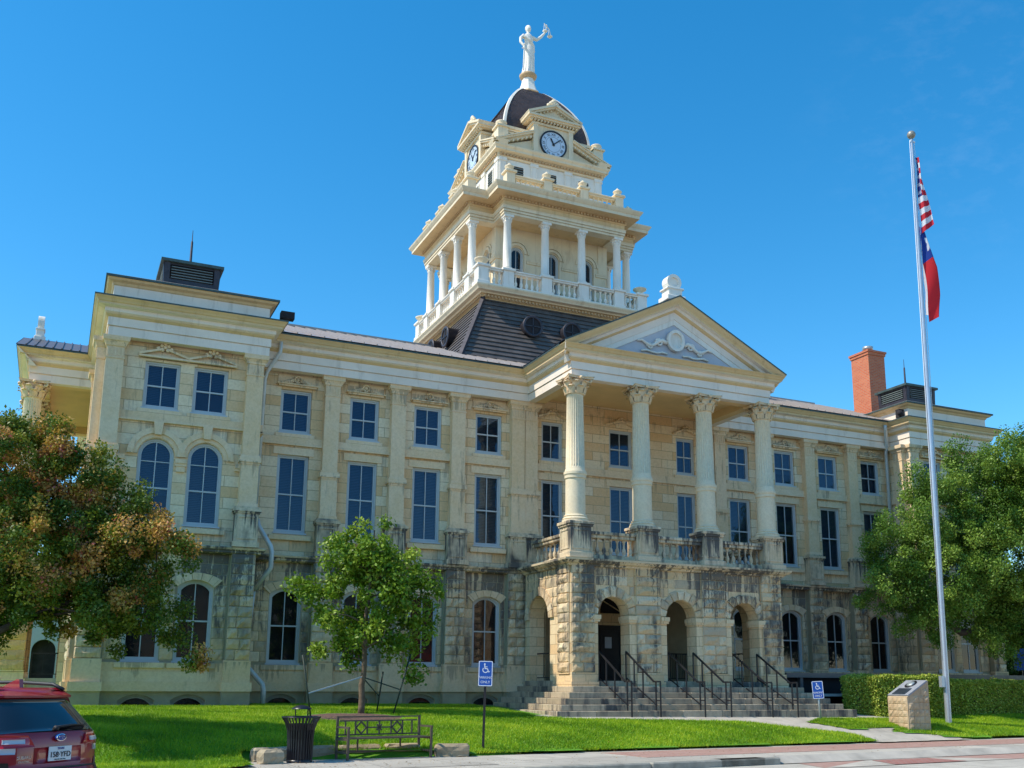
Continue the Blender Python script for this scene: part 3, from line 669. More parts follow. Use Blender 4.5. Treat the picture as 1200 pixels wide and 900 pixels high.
def balustrade(T,x0,x1,y,z0,z1,w=.085,rail=.16,n=None,mat='dirtystone',dark=False,base=.12):
    mb=WB(T); L=x1-x0; n=n or max(2,int(L/.24))
    mb.bbox(x0,x1,y-.14,y+.14,z0,z0+base,.01); mb.bbox(x0,x1,y-.15,y+.15,z1-rail,z1-rail*.5,.02); mb.bbox(x0,x1,y-.19,y+.19,z1-rail*.5,z1,.02)
    for i in range(n):
        x=x0+L*(i+.5)/n; mb.lathe(x,y,baluster_pts(z0+base,z1-rail-z0-base,w),10,cap=False)
    part(mb,'balustrade',M[mat])
def portico(T,W,dep,nm,ap=14.33,fs=1.):
    """arcaded porch with balcony, four columns, pediment; wall plane y=0, front y=-dep"""
    F=-dep; ops=[(x,.56,1.5,3.78,.56) for x in(-2.43,0,2.43)]
    gw=WB(T@Tr(0,F,0)); holed_wall(gw,-W-.07,W+.07,1.5,5.28,ops,.55)
    gw.T=OI@T@Tr(0,F+.55,0)@Matrix.Scale(-1,4,(0,1,0)); holed_wall(gw,-W+.5,W-.5,1.5,5.28,ops,.01)
    rk=WB(T@Tr(0,F,0)); piers=[(-W-.07,-W+.73),(-1.66,-.77),(.77,1.66),(W-.73,W+.07)]
    for a,b in piers:
        for k in range(11):
            za=2.05+k*.293; s=random.choice([.35,.5,.65]); c=a+(b-a)*s
            gw.T=OI@T@Tr(0,F,0)
            if random.random()<.35: rockblock(rk,a+.004,b-.004,za+.006,za+.287,.085,-.06)
            else: rockblock(rk,a+.004,c-.005,za+.006,za+.287,.085,-.06); rockblock(rk,c+.005,b-.004,za+.006,za+.287,.085,-.06)
        gw.box(a,b,-.06,0,2.0,5.27)
    holes=[(x,.86,1.0,3.78,.86) for x in(-2.43,0,2.43)]+[((a+b)/2,(b-a)/2,1,6,0) for a,b in piers]
    rough_blocks(rk,-W,W,3.78,5.25,holes,.035,course=.294)
    for xc in(-2.43,0,2.43): # rock-faced voussoirs
        k=9
        for i in range(k):
            a0,a1=PI*i/k,PI*(i+1)/k; ro=.56+random.uniform(.22,.34); y0=-.02-random.random()*.03; rin=random.uniform(.525,.56)
            q=[(xc+rin*math.cos(a0+.004),3.78+rin*math.sin(a0+.004)),(xc+rin*math.cos(a1-.004),3.78+rin*math.sin(a1-.004)),(xc+ro*math.cos(a1-.01),3.78+ro*math.sin(a1-.01)),(xc+ro*math.cos(a0+.01),3.78+ro*math.sin(a0+.01))]
            cx=sum(p[0] for p in q)/4; cz=sum(p[1] for p in q)/4
            rk.add([(p[0],0,p[1]) for p in q]+[(p[0]*.88+cx*.12+random.uniform(-.02,.02),y0-random.random()*.02,p[1]*.88+cz*.12+random.uniform(-.02,.02)) for p in q]+[(cx+random.uniform(-.05,.05),y0-.04,cz)],[(0,1,5,4),(1,2,6,5),(2,3,7,6),(3,0,4,7),(4,5,8),(5,6,8),(6,7,8),(7,4,8)],0)
    # side walls with one arch each
    sc=-dep+ (dep*.66 if dep>3 else dep*.5)+.0; shw=.74 if dep>3 else .5
    for s,TT in ((-1,Tr(-W-.07,0,0)@Rz(-PI/2)),(1,Tr(W+.07,-dep,0)@Rz(PI/2))):
        xc=(-sc if s<0 else sc+dep); op=[(xc,shw,1.5,3.72,shw)]
        gw.T=OI@T@TT; holed_wall(gw,0,dep-.0,1.5,5.28,op,.5)
        gw.T=OI@T@TT@Tr(0,.55,0)@Matrix.Scale(-1,4,(0,1,0)); holed_wall(gw,0,dep-.5,1.5,5.28,op,.01)
        rk.T=OI@T@TT; a,b=(dep-.73,dep-.0) if s<0 else (0.,.73)
        for k in range(11):
            za=2.05+k*.293; rockblock(rk,a+.004,b-.004,za+.006,za+.287,.075,-.05)
        gw.T=OI@T@TT; gw.box(a,b,-.05,0,2.0,5.27)
        rough_blocks(rk,0.02,dep,3.72,5.25,[(xc,shw+.05,1,3.72,shw+.05),((a+b)/2,.37,1,6,0)],.035,course=.294)
        k=13
        for i in range(k):
            a0,a1=PI*i/k,PI*(i+1)/k; ro=shw+.28; y0=-.07
            rk.prism([(xc+shw*math.cos(a0+.01),3.72+shw*math.sin(a0+.01)),(xc+shw*math.cos(a1-.01),3.72+shw*math.sin(a1-.01)),(xc+ro*math.cos(a1-.01),3.72+ro*math.sin(a1-.01)),(xc+ro*math.cos(a0+.01),3.72+ro*math.sin(a0+.01))],y0,0)
    part(gw,'arcade_wall',[M['porchstone']]); part(rk,'arcade_stonework',[M['rock' if nm=='front' else 'rockbounce']])
    for xc in(-2.43,0,2.43):
        for s in(-1,1):
            im=WB(T@Tr(0,F,0)); x=xc+s*.552; x2=xc+s*.78
            im.box(min(x,x2),max(x,x2),-.035,.5,1.81,3.56); a,b=min(x,x2)-(.05 if s>0 else 0),max(x,x2)+(.05 if s<0 else 0)
            im.box(a,b,-.09,.52,3.56,3.63); im.box(a-.02*(s>0),b+.02*(s<0),-.12,.53,3.63,3.76); part(im,'impost_pilaster',M['porchstone'])
    for i,(a,b) in enumerate(piers):
        im=WB(T@Tr(0,F,0)); im.box(a-.02,b+.02,-.14,0 if 0<i<3 else .75,1.79,2.05); im.box(a-.06,b+.06,-.19,0 if 0<i<3 else .8,1.47,1.79); part(im,'pier_base',M['porchstone'])
    # floor, ceiling and ledge
    fl=WB(T); fl.box(-W+.02,W-.02,F-.02,0.3,1.2,1.81); part(fl,'porch_floor',M['concrete'])
    cl=WB(T); cl.box(-W+.1,W-.1,F+.3,0.38,11.42,11.6); part(cl,'porch_ceiling',M['ceil'])
    sb=WB(T); sb.box(-W-.02,W+.02,F+.02,0.35,5.29,5.44); part(sb,'balcony_floor',M['concrete'])
    bm_=WB(T)
    bm_.box(-W+.004,W-.004,F+.28,F+.62,11.152,11.5)
    for s in(-1,1): a,b=sorted((s*(W-.28),s*(W-.62))); bm_.box(a,b,F+.62,.0,11.152,11.5)
    part(bm_,'porch_beam',M['ceil'])
    lg=WB(T); lg.sweep([(-W-.07,0),(-W-.07,F),(W+.07,F),(W+.07,0)],[(0,5.2),(.10,5.22),(.13,5.27),(.22,5.30),(.26,5.34),(.30,5.37),(.31,5.43),(0,5.45)],caps=False); part(lg,'balcony_ledge',M['dirtystone'])
    cols=(-3.62,-1.23,1.21,3.62); cy=F+.18
    for x in cols:
        p=WB(T@Tr(x,cy,0)); q=.36
        p.bbox(-q-.06,q+.06,-q-.06,q+.06,5.445,5.62,.015); p.bbox(-q,q,-q,q,5.62,6.40,.012)
        for r in range(4):
            p.T=OI@T@Tr(x,cy,0)@Rz(r*PI/2); p.ring([(-q+.07,5.72),(q-.07,5.72),(q-.07,6.32),(-q+.07,6.32)],[(-q+.11,5.76),(q-.11,5.76),(q-.11,6.28),(-q+.11,6.28)],-q-.02,-q)
        p.T=OI@T@Tr(x,cy,0); p.bbox(-q-.04,q+.04,-q-.04,q+.04,6.40,6.46,.01); p.bbox(-q-.07,q+.07,-q-.07,q+.07,6.46,6.56,.015); part(p,'column_pedestal',M['dirtystone'])
        v=T@Vector((x,cy,0)); big_column(v.x,v.y)
    for a,b in zip(cols,cols[1:]): balustrade(T,a+.37,b-.37,cy-.05,5.46,6.30,.075,.2,n=7)
    for s in(-1,1):
        balustrade(T@Rz(0)@Tr(s*(W-.24),0,0)@Rz(-PI/2),0.12,dep-.55,0,5.46,6.30,.075,.2,n=8 if dep>3 else 5)
    # pediment
    Y0=F; e=W+.44; zb=12.17; yo=.43; Mx=OI@T@Matrix(((1,0,0,0),(0,0,-1,0),(0,1,0,0),(0,0,0,1)))
    ty=WB(T@Tr(0,F,0)); k=(ap-zb)/e
    ty.poly([(-W,0.0,12.15),(W,0.0,12.15),(0,0.0,12.15+k*W)]); part(ty,'tympanum',M['tymp'])
    rc=MB(Mx); path=[(-e,zb),(0,ap),(e,zb)][::-1] # outward (right of travel) = up
    path=[(e,zb),(0,ap),(-e,zb)]
    # profile: (offset up from the top line, depth forward)
    rc.sweep(path,[(0,-F+yo),(-.04,-F+yo),(-.10,-F+yo-.04),(-.16,-F+yo-.09),(-.19,-F+yo-.11),(-.23,-F+yo-.12),(-.25,-F+.18),(-.33,-F+.15),(-.38,-F+.1),(-.40,-F+.05),(-.62,-F+.05),(-.62,-F-.2)],mis=[1,1,1,1,1,0,0,1,1,0,0])
    part(rc,'raking_cornice',[M['frieze'],M['cyma']])
    wt=MB(Mx); ins=.62/math.cos(math.atan(k)); e2=e-ins/k*1.0
    wt.sweep([(e2,zb),(0,ap-ins),(-e2,zb)],[(0,-F+.03),(-.17,-F+.03),(-.17,-F-.05)]); part(wt,'tympanum_border',M['white'])
    rf=WB(T); back=12.0 if dep>3 else 8.
    for s in(-1,1):
        rf.poly([(s*e,F-yo-.01,zb+.02),(0,F-yo-.01,ap+.02),(0,back,ap+.02),(s*e,1.2,zb+.02)]); rf.poly([(s*e,F-yo-.02,zb-.02),(s*e,F-yo-.02,zb+.03),(0,F-yo-.02,ap+.03),(0,F-yo-.02,ap-.02)],1)
        for i in range(1,26):
            y=F-yo+i*.26; 
            if y<back: rf.bar((s*e,y,zb+.04),(0,y,ap+.04),.03,.04)
    part(rf,'portico_roof',[M['darkroof'],M['green']])
    od=WB(T@Tr(0,F,0)); zc=12.86 if ap>14 else 12.66 # carved medallion and scrolls
    od.prism([(.30*math.cos(2*PI*i/28),zc+.34*math.sin(2*PI*i/28)) for i in range(28)],-.08,0)
    od.ring([(.33*math.cos(2*PI*i/28),zc+.37*math.sin(2*PI*i/28)) for i in range(28)],[(.23*math.cos(2*PI*i/28),zc+.27*math.sin(2*PI*i/28)) for i in range(28)],-.16,-.05)
    for s in(-1,1):
        od.tube([(s*(.33+.16*i),-.06,12.62+.10*math.sin(i*1.25)+ .12*(1-i/7)) for i in range(8)],[.07,.07,.065,.06,.055,.05,.04,.03],8)
        for cx,cz,r in ((.62,12.72,.15),(.98,12.55,.12)):
            od.tube([(s*cx+s*r*(1-t/12)*math.cos(t*.85),-.06,cz+r*(1-t/12)*math.sin(t*.85)) for t in range(11)],.035,6)
        od.tube([(s*(.30+.2*i),-.05,12.38+.03*math.sin(i*2)) for i in range(6)],.04,6)
    part(od,'tympanum_carving',M['white'])
    fn=WB(T@Tr(0,F+.05,ap+.05)@Matrix.Diagonal((fs,fs,1.,1.))@Tr(0,0,-14.38)); fn.bbox(-.36,.36,-.3,.3,14.25,14.42,.02,0); fn.bbox(-.27,.27,-.22,.22,14.42,14.68,.02,0); fn.bbox(-.33,.33,-.25,.25,14.66,14.72,.01)
    fn.prism([(.26*math.cos(2*PI*i/24),14.94+.26*math.sin(2*PI*i/24)) for i in range(24)],-.12,.12); fn.ring([(.28*math.cos(2*PI*i/24),14.94+.28*math.sin(2*PI*i/24)) for i in range(24)],[(.17*math.cos(2*PI*i/24),14.94+.17*math.sin(2*PI*i/24)) for i in range(24)],-.17,.17); fn.box(-.12,.12,-.13,.13,14.6,14.75)
    part(fn,'pediment_finial',M['white'])
portico(Tr(0,30.4,0),3.83,3.2,'front')
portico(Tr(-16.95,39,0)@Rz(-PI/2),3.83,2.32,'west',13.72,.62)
# door in the porch, with transom and fanlight
T=Tr(0,30.8,0); mb=WB(T)
mb.box(-1.10,1.10,-.06,.02,3.70,4.05); mb.box(-1.22,-1.05,-.08,.02,1.81,4.1); mb.box(1.05,1.22,-.08,.02,1.81,4.1); mb.box(-1.2,1.2,-.10,0,4.03,4.10)
k=20; 
mb.ring([(1.12*math.cos(PI*i/k),4.10+1.0*math.sin(PI*i/k)) for i in range(k+1)],[(.95*math.cos(PI*i/k),4.10+.86*math.sin(PI*i/k)) for i in range(k+1)],-.07,0)
for a in (30,60,90,120,150): mb.bar((0,-.04,4.1),(.97*math.cos(math.radians(a)),-.04,4.1+.88*math.sin(math.radians(a))),.03,.035)
mb.prism([(.16*math.cos(PI*i/10),4.10+.16*math.sin(PI*i/10)) for i in range(11)],-.05,-.01)
df=part(mb,'door_frame',M['porchstone'])
mb=WB(T); mb.poly([(.96*math.cos(PI*i/k),-.02,4.10+.87*math.sin(PI*i/k)) for i in range(k+1)]); part(mb,'fanlight',M['dark'],df).location=(0,0,0)
mb=WB(T)
for s in(-1,1):
    a,b=sorted((s*.015,s*1.05)); mb.box(a,b,-.02,.01,1.815,3.70)
    for z0,z1 in((2.0,2.45),(2.55,3.55)):
        mb.ring([(a+.12,z0),(b-.12,z0),(b-.12,z1),(a+.12,z1)],[(a+.16,z0+.04),(b-.16,z0+.04),(b-.16,z1-.04),(a+.16,z1-.04)],-.045,-.02)
    mb.box(s*.1-.02,s*.1+.02,-.08,-.02,2.7,3.0)
dr=part(mb,'door',M['door'])
mb=WB(T); mb.box(-.76,-.50,-.055,-.047,2.92,3.30); part(mb,'notice',M['paper'],dr)
# ------------------------------------------------------------------ tower (all in the courthouse)
TC=(0.,39.)
def TT(k): return Tr(TC[0],TC[1],0)@Rz(k*PI/2)
# mansard of lapped slats
mb=WB(); z=13.2; hb=lambda z: 5.18-(z-13.2)*(5.18-3.45)/(16.78-13.2); dz=.205
while z<16.75:
    z2=min(z+dz,16.78)
    for k in range(4):
        mb.T=OI@TT(k); a,b=hb(z)+.06,hb(z2)+.012
        mb.quad((-a,-a,z),(a,-a,z),(b,-b,z2),(-b,-b,z2)); mb.quad((-a,-a,z),(a,-a,z),(a-.075,-a+.075,z-.006),(-a+.075,-a+.075,z-.006))
    z=z2
for k in range(4):
    mb.T=OI@TT(k); mb.bar((-hb(13.2)-.05,-hb(13.2)-.05,13.2),(-hb(16.78)-.03,-hb(16.78)-.03,16.78),.16,.16,1)
part(mb,'mansard_roof',[M['brownroof'],M['copper']])
for k in range(4):
    for x in (-1.75,0,1.75):
        mb=WB(TT(k)@Tr(x,-4.42,15.55)@Rx(PI/2)) # local z -> -Y outwards
        mb.lathe(0,0,[(.40,-.75),(.40,0.),(.44,.01),(.44,.05),(.34,.06),(.34,.02)],24,cap=False)
        mb.bar((-.34,0,.035),(.34,0,.035),.04,.03); mb.bar((0,-.34,.035),(0,.34,.035),.04,.03)
        mb.poly([(.35*math.cos(2*PI*i/20),.35*math.sin(2*PI*i/20),.02) for i in range(20)],1)
        part(mb,'round_dormer',[M['copper'],M['dark']])
sq=lambda h:[(TC[0]-h,TC[1]-h),(TC[0]+h,TC[1]-h),(TC[0]+h,TC[1]+h),(TC[0]-h,TC[1]+h)]
mb=WB(); mb.sweep(sq(3.45),[(-.2,16.72),(0,16.72),(.03,16.80),(.10,16.82),(.10,16.93),(.20,16.95),(.24,17.0),(.40,17.02),(.43,17.08),(.50,17.17),(.50,17.22),(-.9,17.24)],True,mis=[1]*5+[0]*6)
part(mb,'balcony_cornice',[M['paint'],M['cyma']])
def dentils(name,h,z0,z1,d,w=.07,gap=.15,half=None,mat='dentil'):
    for k in range(4):
        mb=WB(TT(k)); L=half or h; n=int(2*L/gap); P=[(-L,-h+.03)]
        for i in range(n): x=-L+2*L*(i+.5)/n; P+=[(x-w/2,-h-.004),(x-w/2,-h-d),(x+w/2,-h-d),(x+w/2,-h-.004)]
        mb.extr(P+[(L,-h+.03)],z0,z1)
        part(mb,name,M[mat])
dentils('dentil_course',3.55,16.83,16.92,.07)
cx4=(-2.55,-.85,.85,2.55)
for k in range(4):
    T=TT(k)
    for x in cx4:
        mb=WB(T@Tr(x,-3.68,0)); mb.bbox(-.27,.27,-.22,.22,17.23,17.36,.01); mb.bbox(-.23,.23,-.19,.19,17.36,17.96,.01); mb.bbox(-.29,.29,-.25,.25,17.96,18.06,.015); part(mb,'balcony_pedestal',M['white'])
        mb=WB(T@Tr(x,-3.65,0)); mb.lathe(0,0,[(.24,18.06),(.24,18.10),(.20,18.12),(.22,18.15),(.175,18.18),(.172,18.9),(.15,20.12),(.17,20.14),(.15,20.17),(.15,20.26),(.20,20.32)],20); mb.bbox(-.21,.21,-.21,.21,20.32,20.42,.01)
        for j in range(8): a=2*PI*j/8; mb.ball((.17*math.cos(a),.17*math.sin(a),20.24),(.04,.04,.07),6)
        part(mb,'tower_column',M['white'])
    for a,b in ((-3.5,-2.79),(-2.31,-1.09),(-.61,.61),(1.09,2.31),(2.79,3.5)):
        balustrade(T,a,b,-3.7,17.24,18.0,.075,.13,n=3 if b-a<.8 else 5,mat='white',base=.08)
    mb=WB(T@Tr(-3.66,-3.66,0)); mb.bbox(-.27,.27,-.27,.27,17.23,17.36,.01); mb.bbox(-.22,.22,-.22,.22,17.36,17.96,.01); mb.bbox(-.29,.29,-.29,.29,17.96,18.06,.015)
    part(mb,'balcony_pedestal',M['white'])
    mb=WB(T@Tr(-3.66,-3.66,0)); mb.lathe(0,0,[(.14,18.06),(.08,18.1),(.08,18.16),(.28,18.28),(.30,18.33),(.20,18.37),(.10,18.42)],14); part(mb,'urn',M['paint'])
# drum of the belfry storey with arched windows
ops=[(x,.31,17.8,19.36,.31) for x in(-1.65,0,1.65)]
mb=WB()
for k in range(4):
    mb.T=OI@TT(k)@Tr(0,-2.6,0); holed_wall(mb,-2.6,2.6,17.2,20.5,ops,.15)
part(mb,'tower_wall',M['paint'])
mb=WB()
for k in range(4):
    T=TT(k)@Tr(0,-2.6,0); mb.T=OI@T
    for x in(-1.65,0,1.65):
        for (ro,ri_,y) in ((.56,.48,-.05),(.43,.32,-.07)):
            n=14; o=[(x+ro*math.cos(PI*i/n),19.4+ro*math.sin(PI*i/n)) for i in range(n+1)]; q=[(x+ri_*math.cos(PI*i/n),19.4+ri_*math.sin(PI*i/n)) for i in range(n+1)]
            for i in range(n): mb.prism([o[i],o[i+1],q[i+1],q[i]],y,0)
        for s in(-1,1): a,b=sorted((x+s*.32,x+s*.40)); mb.box(a,b,-.05,0,17.9,19.38)
    for a,b in((-2.63,-2.07),(-1.23,-.42),(.42,1.23),(2.07,2.63)): mb.box(a,b,-.05,0,19.0,19.08); mb.box(a,b,-.07,0,19.08,19.14)
    for s in(-1,1):
        a,b=sorted((s*2.63,s*2.2)); mb.box(a,b,-.035,0,19.16,20.5)
    for x in(-1.65,0,1.65):
        p=T@Vector((x,0,0)); window('tw',p.x,p.y,17.8,rot_of(T),.31,1.56,.31,glass='glassd',back='void')
part(mb,'tower_mouldings',M['paint'])
# belfry soffit and entablature (square with projecting centre parts)
def cross(h,a): # frieze line, CCW
    P=[]
    for k in range(4):
        R=Rz(k*PI/2)
        for x,y in ((-a,-h),(a,-h),(a,-a)): v=R@Vector((x,y,0)); P.append((TC[0]+v.x,TC[1]+v.y))
    return P
PX=cross(3.86,2.80)
mb=WB(); mb.sweep(PX,[(-.42,20.42),(0,20.42),(0,20.51),(-.03,20.515),(-.03,20.53),(.03,20.535),(.03,20.62),(0,20.625),(0,20.64),(.06,20.645),(.06,20.74),(.09,20.78)],True,mi=0)
mb.sweep(PX,[(.02,20.78),(.02,20.98),(.06,21.0),(.08,21.03),(.08,21.14),(.20,21.16)],True,mi=1)
mb.sweep(PX,[(.20,21.16),(.50,21.19),(.50,21.32),(.53,21.34),(.60,21.44),(.62,21.50),(-1.2,21.55)],True,mis=[1,0,0,0,0,0]); part(mb,'tower_entablature',[M['paint'],M['cyma']])
mb=WB()
mb.extr([(x*.985+TC[0]*.015,y*.985+TC[1]*.015) for x,y in PX],20.46,20.50); part(mb,'tower_soffit',M['cyma'])
dentils('dentil_course',3.94,21.045,21.13,.08,half=2.86)
for k in range(4): # dentils of the recessed corners
    for s in(-1,1):
        mb=WB(TT(k)); P=[(s*2.86,-3.86)]
        for i in range(7): y=-3.80+i*.14; P+=[(s*2.885,y-.035),(s*2.96,y-.035),(s*2.96,y+.035),(s*2.885,y+.035)]
        mb.extr(P+[(s*2.86,-2.9)],21.045,21.13); part(mb,'dentil_course',M['dentil'])
# upper balustrade
for k in range(4):
    T=TT(k)
    for x in (-2.55,-.85,.85,2.55):
        mb=WB(T@Tr(x,-3.78,.10)); mb.bbox(-.24,.24,-.24,.24,21.4,21.66,.01); mb.bbox(-.19,.19,-.19,.19,21.66,22.14,.01); mb.bbox(-.26,.26,-.26,.26,22.14,22.24,.02)
        mb.lathe(0,0,[(.10,22.24),(.06,22.30),(.19,22.42),(.20,22.46),(.11,22.53),(.05,22.58),(.03,22.62)],12); part(mb,'balcony_pedestal',M['paint'])
    for a,b in ((-2.36,-1.04),(-.66,.66),(1.04,2.36)): balustrade(T,a,b,-3.78,21.52,22.18,.075,.13,n=6,mat='paint',base=.08)
# clock storey
mb=WB(); mb.extr(sq(2.45),21.3,23.8)
for k in range(4):
    mb.T=OI@TT(k)
    for x in(-2.3,-.82,.82,2.3):
        mb.box(x-.16,x+.16,-2.51,-2.45,21.5,23.62); mb.box(x-.13,x-.10,-2.53,-2.51,21.6,23.5); mb.box(x+.10,x+.13,-2.53,-2.51,21.6,23.5)
        mb.box(x-.19,x+.19,-2.54,-2.45,23.55,23.70)
part(mb,'clock_storey_wall',M['white'])
for k in range(4):
    for x in(-1.58,0,1.58):
        mb=WB(TT(k)@Tr(x,-2.45,0)); mb.ring([(-.3,22.65),(.3,22.65),(.3,23.46),(-.3,23.46)],[(-.25,22.7),(.25,22.7),(.25,23.41),(-.25,23.41)],-.05,0,1); mb.box(-.25,.25,-.012,-.002,22.7,23.41,2)
        for i in range(6): mb.bar((-.25,-.03,22.76+i*.115),(.25,-.03,22.76+i*.115),.05,.035,0)
        part(mb,'louvre',[M['louvre'],M['white'],M['dark']])
CP=[(0,23.68),(.04,23.70),(.06,23.76),(.06,23.88),(.16,23.92),(.24,23.95),(.24,24.03),(.30,24.12),(.31,24.18),(-.4,24.22)]
mb=WB(); mb.sweep(sq(2.48),CP,True); 
for k in range(4):
    mb.T=OI@TT(k)
    for s in(-1,1): # half pediments
        z0=24.2; mb.T=OI@TT(k)@Matrix.Scale(s,4,(1,0,0))
        mb.prism([(-2.5,z0),(-.92,z0),(-.92,z0+.62),(-2.5,z0+.02)],-2.5,-2.3)
        P=[(-2.80,24.20),(-.9,25.02)]; q=Vector((P[1][0]-P[0][0],0,P[1][1]-P[0][1])).normalized(); nn=Vector((-q.z,0,q.x))
        for (o0,o1,y) in ((-.06,.05,-2.62),(.05,.12,-2.74),(.12,.17,-2.79)):
            a=Vector((P[0][0],0,P[0][1])); b=Vector((P[1][0],0,P[1][1]))
            mb.prism([((a+nn*o0).x,(a+nn*o0).z),((b+nn*o0).x,(b+nn*o0).z),((b+nn*o1).x,(b+nn*o1).z),((a+nn*o1).x,(a+nn*o1).z)],y,-2.2)
        # attic parapet behind, with corner pedestal
    mb.T=OI@TT(k)
    mb.box(-2.15,2.15,-2.2,-2.0,24.2,25.30); mb.box(-2.18,2.18,-2.27,-1.9,25.05,25.12); mb.box(-2.2,2.2,-2.34,-1.8,25.24,25.36); mb.box(-2.2,2.2,-2.28,-1.8,25.16,25.24)
    mb.box(-2.55,-2.08,-2.55,-2.08,24.2,25.10); mb.box(-2.62,-2.02,-2.62,-2.02,25.10,25.18); mb.lathe(-2.32,-2.32,[(.24,25.18),(.12,25.24),(.26,25.36),(.24,25.42),(.08,25.50)],12)
    # clock aedicule
    mb.box(-.92,.92,-2.66,-2.0,24.2,25.58)
    for s in(-1,1): a,b=sorted((s*.96,s*.74)); mb.box(a,b,-2.72,-2.0,24.22,25.55)
    e=1.28; mb.box(-1.02,1.02,-2.74,-2.0,25.52,25.62); mb.box(-e+.06,e-.06,-2.90,-1.9,25.72,25.79); mb.box(-e,e,-2.97,-1.9,25.79,25.88)
    mb.prism([(-e+.1,25.88),(e-.1,25.88),(0,26.42)],-2.74,-2.0)
    for s in(-1,1): mb.bar((s*(e+.02),-2.45,25.92),(0,-2.45,26.50),1.04,.10); mb.bar((s*(e-.02),-2.45,25.84),(0,-2.45,26.42),.90,.08)
    for dx,dz,r in ((0,.22,.14),(-.13,.12,.11),(.13,.12,.11),(-.26,0,.09),(.26,0,.09),(0,.06,.14)): mb.ball((dx,-2.75,26.55+dz*.9),(r,.1,r),8)
CSC=mb
dentils('dentil_course',2.54,23.77,23.87,.07,half=2.5)
mb=CSC
for k in range(4):
    mb.T=OI@TT(k)
    for i in range(15): x=-1.08+i*.154; mb.box(x-.035,x+.035,-2.84,-2.7,25.63,25.71)
    for s in(-1,1):
        for i in range(8): t=(i+.5)/8; x=s*(2.62-1.65*t); z=24.20+.72*t; mb.box(x-.035,x+.035,-2.70,-2.6,z-.06,z+.03)
        for i in range(6): t=(i+1)/7.; x=s*(e-.1)*(1-t); z=25.86+.53*t; mb.box(x-.03,x+.03,-2.82,-2.7,z-.10,z-.03)
part(mb,'clock_storey_cornice',M['paint'])
face_m=simple('pale_blue_clock_dial',(.55,.66,.78),.4,var=.03)
for k in range(4):
    T=TT(k)@Tr(0,-2.665,24.74); mb=WB(T); n=40; R=.60
    mb.prism([(R*math.cos(2*PI*i/n),R*math.sin(2*PI*i/n)) for i in range(n)],-.03,0,0)
    mb.ring([((R+.05)*math.cos(2*PI*i/n),(R+.05)*math.sin(2*PI*i/n)) for i in range(n)],[(R*.97*math.cos(2*PI*i/n),R*.97*math.sin(2*PI*i/n)) for i in range(n)],-.06,0,1)
    mb.ring([(R*.60*math.cos(2*PI*i/n),R*.60*math.sin(2*PI*i/n)) for i in range(n)],[(R*.585*math.cos(2*PI*i/n),R*.585*math.sin(2*PI*i/n)) for i in range(n)],-.034,-.03,1)
    T0=mb.T
    for i,s in enumerate(['XII','I','II','III','IIII','V','VI','VII','VIII','IX','X','XI']):
        a=PI/2-i*PI/6; text(mb,s,.17,Tr(.46*math.cos(a),-.036,.46*math.sin(a))@Rx(PI/2)@Rz(-i*PI/6),1)
    c=part(mb,'clock_dial',[face_m,M['iron']])
    mb=WB(T)
    for ang,L,w in ((4,.30,.07),(-48,.46,.045)): # hands
        a=math.radians(90+ang+ (22 if L<.4 else 0)) if L<.4 else math.radians(90-50)
        mb.bar((-.08*math.cos(a),-.05,-.08*math.sin(a)),(L*math.cos(a),-.05,L*math.sin(a)),.012,w)
    mb.prism([(.05*math.cos(2*PI*i/10),.05*math.sin(2*PI*i/10)) for i in range(10)],-.06,-.03)
    part(mb,'clock_hands',M['iron'],c)
# dome
def dh(z):
    t=(z-25.3)/(28.55-25.3); t=min(max(t,0),1); return .42+1.68*math.cos(t*PI/2*.97)**.80
mb=WB(); zs=[25.3+3.25*i/44 for i in range(45)]
for k in range(4):
    mb.T=OI@TT(k)
    for a,b in zip(zs,zs[1:]):
        ha,hb_=dh(a),dh(b)-.0; mb.quad((-ha-.012,-ha-.012,a),(ha+.012,-ha-.012,a),(hb_,-hb_,b),(-hb_,-hb_,b)); mb.quad((-ha-.012,-ha-.012,a),(ha+.012,-ha-.012,a),(ha-.02,-ha+.02,a-.001),(-ha+.02,-ha+.02,a-.001))
part(mb,'dome',M['domebrown'])
for k in range(4):
    mb=WB(TT(k)); 
    for a,b in zip(zs[::2],zs[2::2]):
        ha,hb_=dh(a)+.025,dh(b)+.025; w=.11
        mb.quad((-ha,-ha,a),(-ha+w,-ha-.01,a),(-hb_+w,-hb_-.01,b),(-hb_,-hb_,b)); mb.quad((-ha,-ha,a),(-hb_,-hb_,b),(-hb_-.01,-hb_+w,b),(-ha-.01,-ha+w,a))
        mb.quad((-ha+w,-ha-.01,a),(-ha+w,-ha+.05,a),(-hb_+w,-hb_+.05,b),(-hb_+w,-hb_-.01,b)); mb.quad((-ha+.05,-ha+w,a),(-ha-.01,-ha+w,a),(-hb_-.01,-hb_+w,b),(-hb_+.05,-hb_+w,b))
    part(mb,'dome_rib',M['white'])
mb=WB(Tr(TC[0],TC[1],0)@Rz(PI/8)); mb.lathe(0,0,[(.62,28.50),(.66,28.56),(.62,28.64),(.52,28.70)],8,sm=False,mi=1); mb.lathe(0,0,[(.50,28.70),(.44,28.85),(.32,29.2),(.28,29.45)],8,sm=False); mb.lathe(0,0,[(.30,29.45),(.34,29.50),(.40,29.56),(.42,29.64),(.36,29.70)],16,mi=1)
part(mb,'lantern_pedestal',[M['white'],M['dentil']])
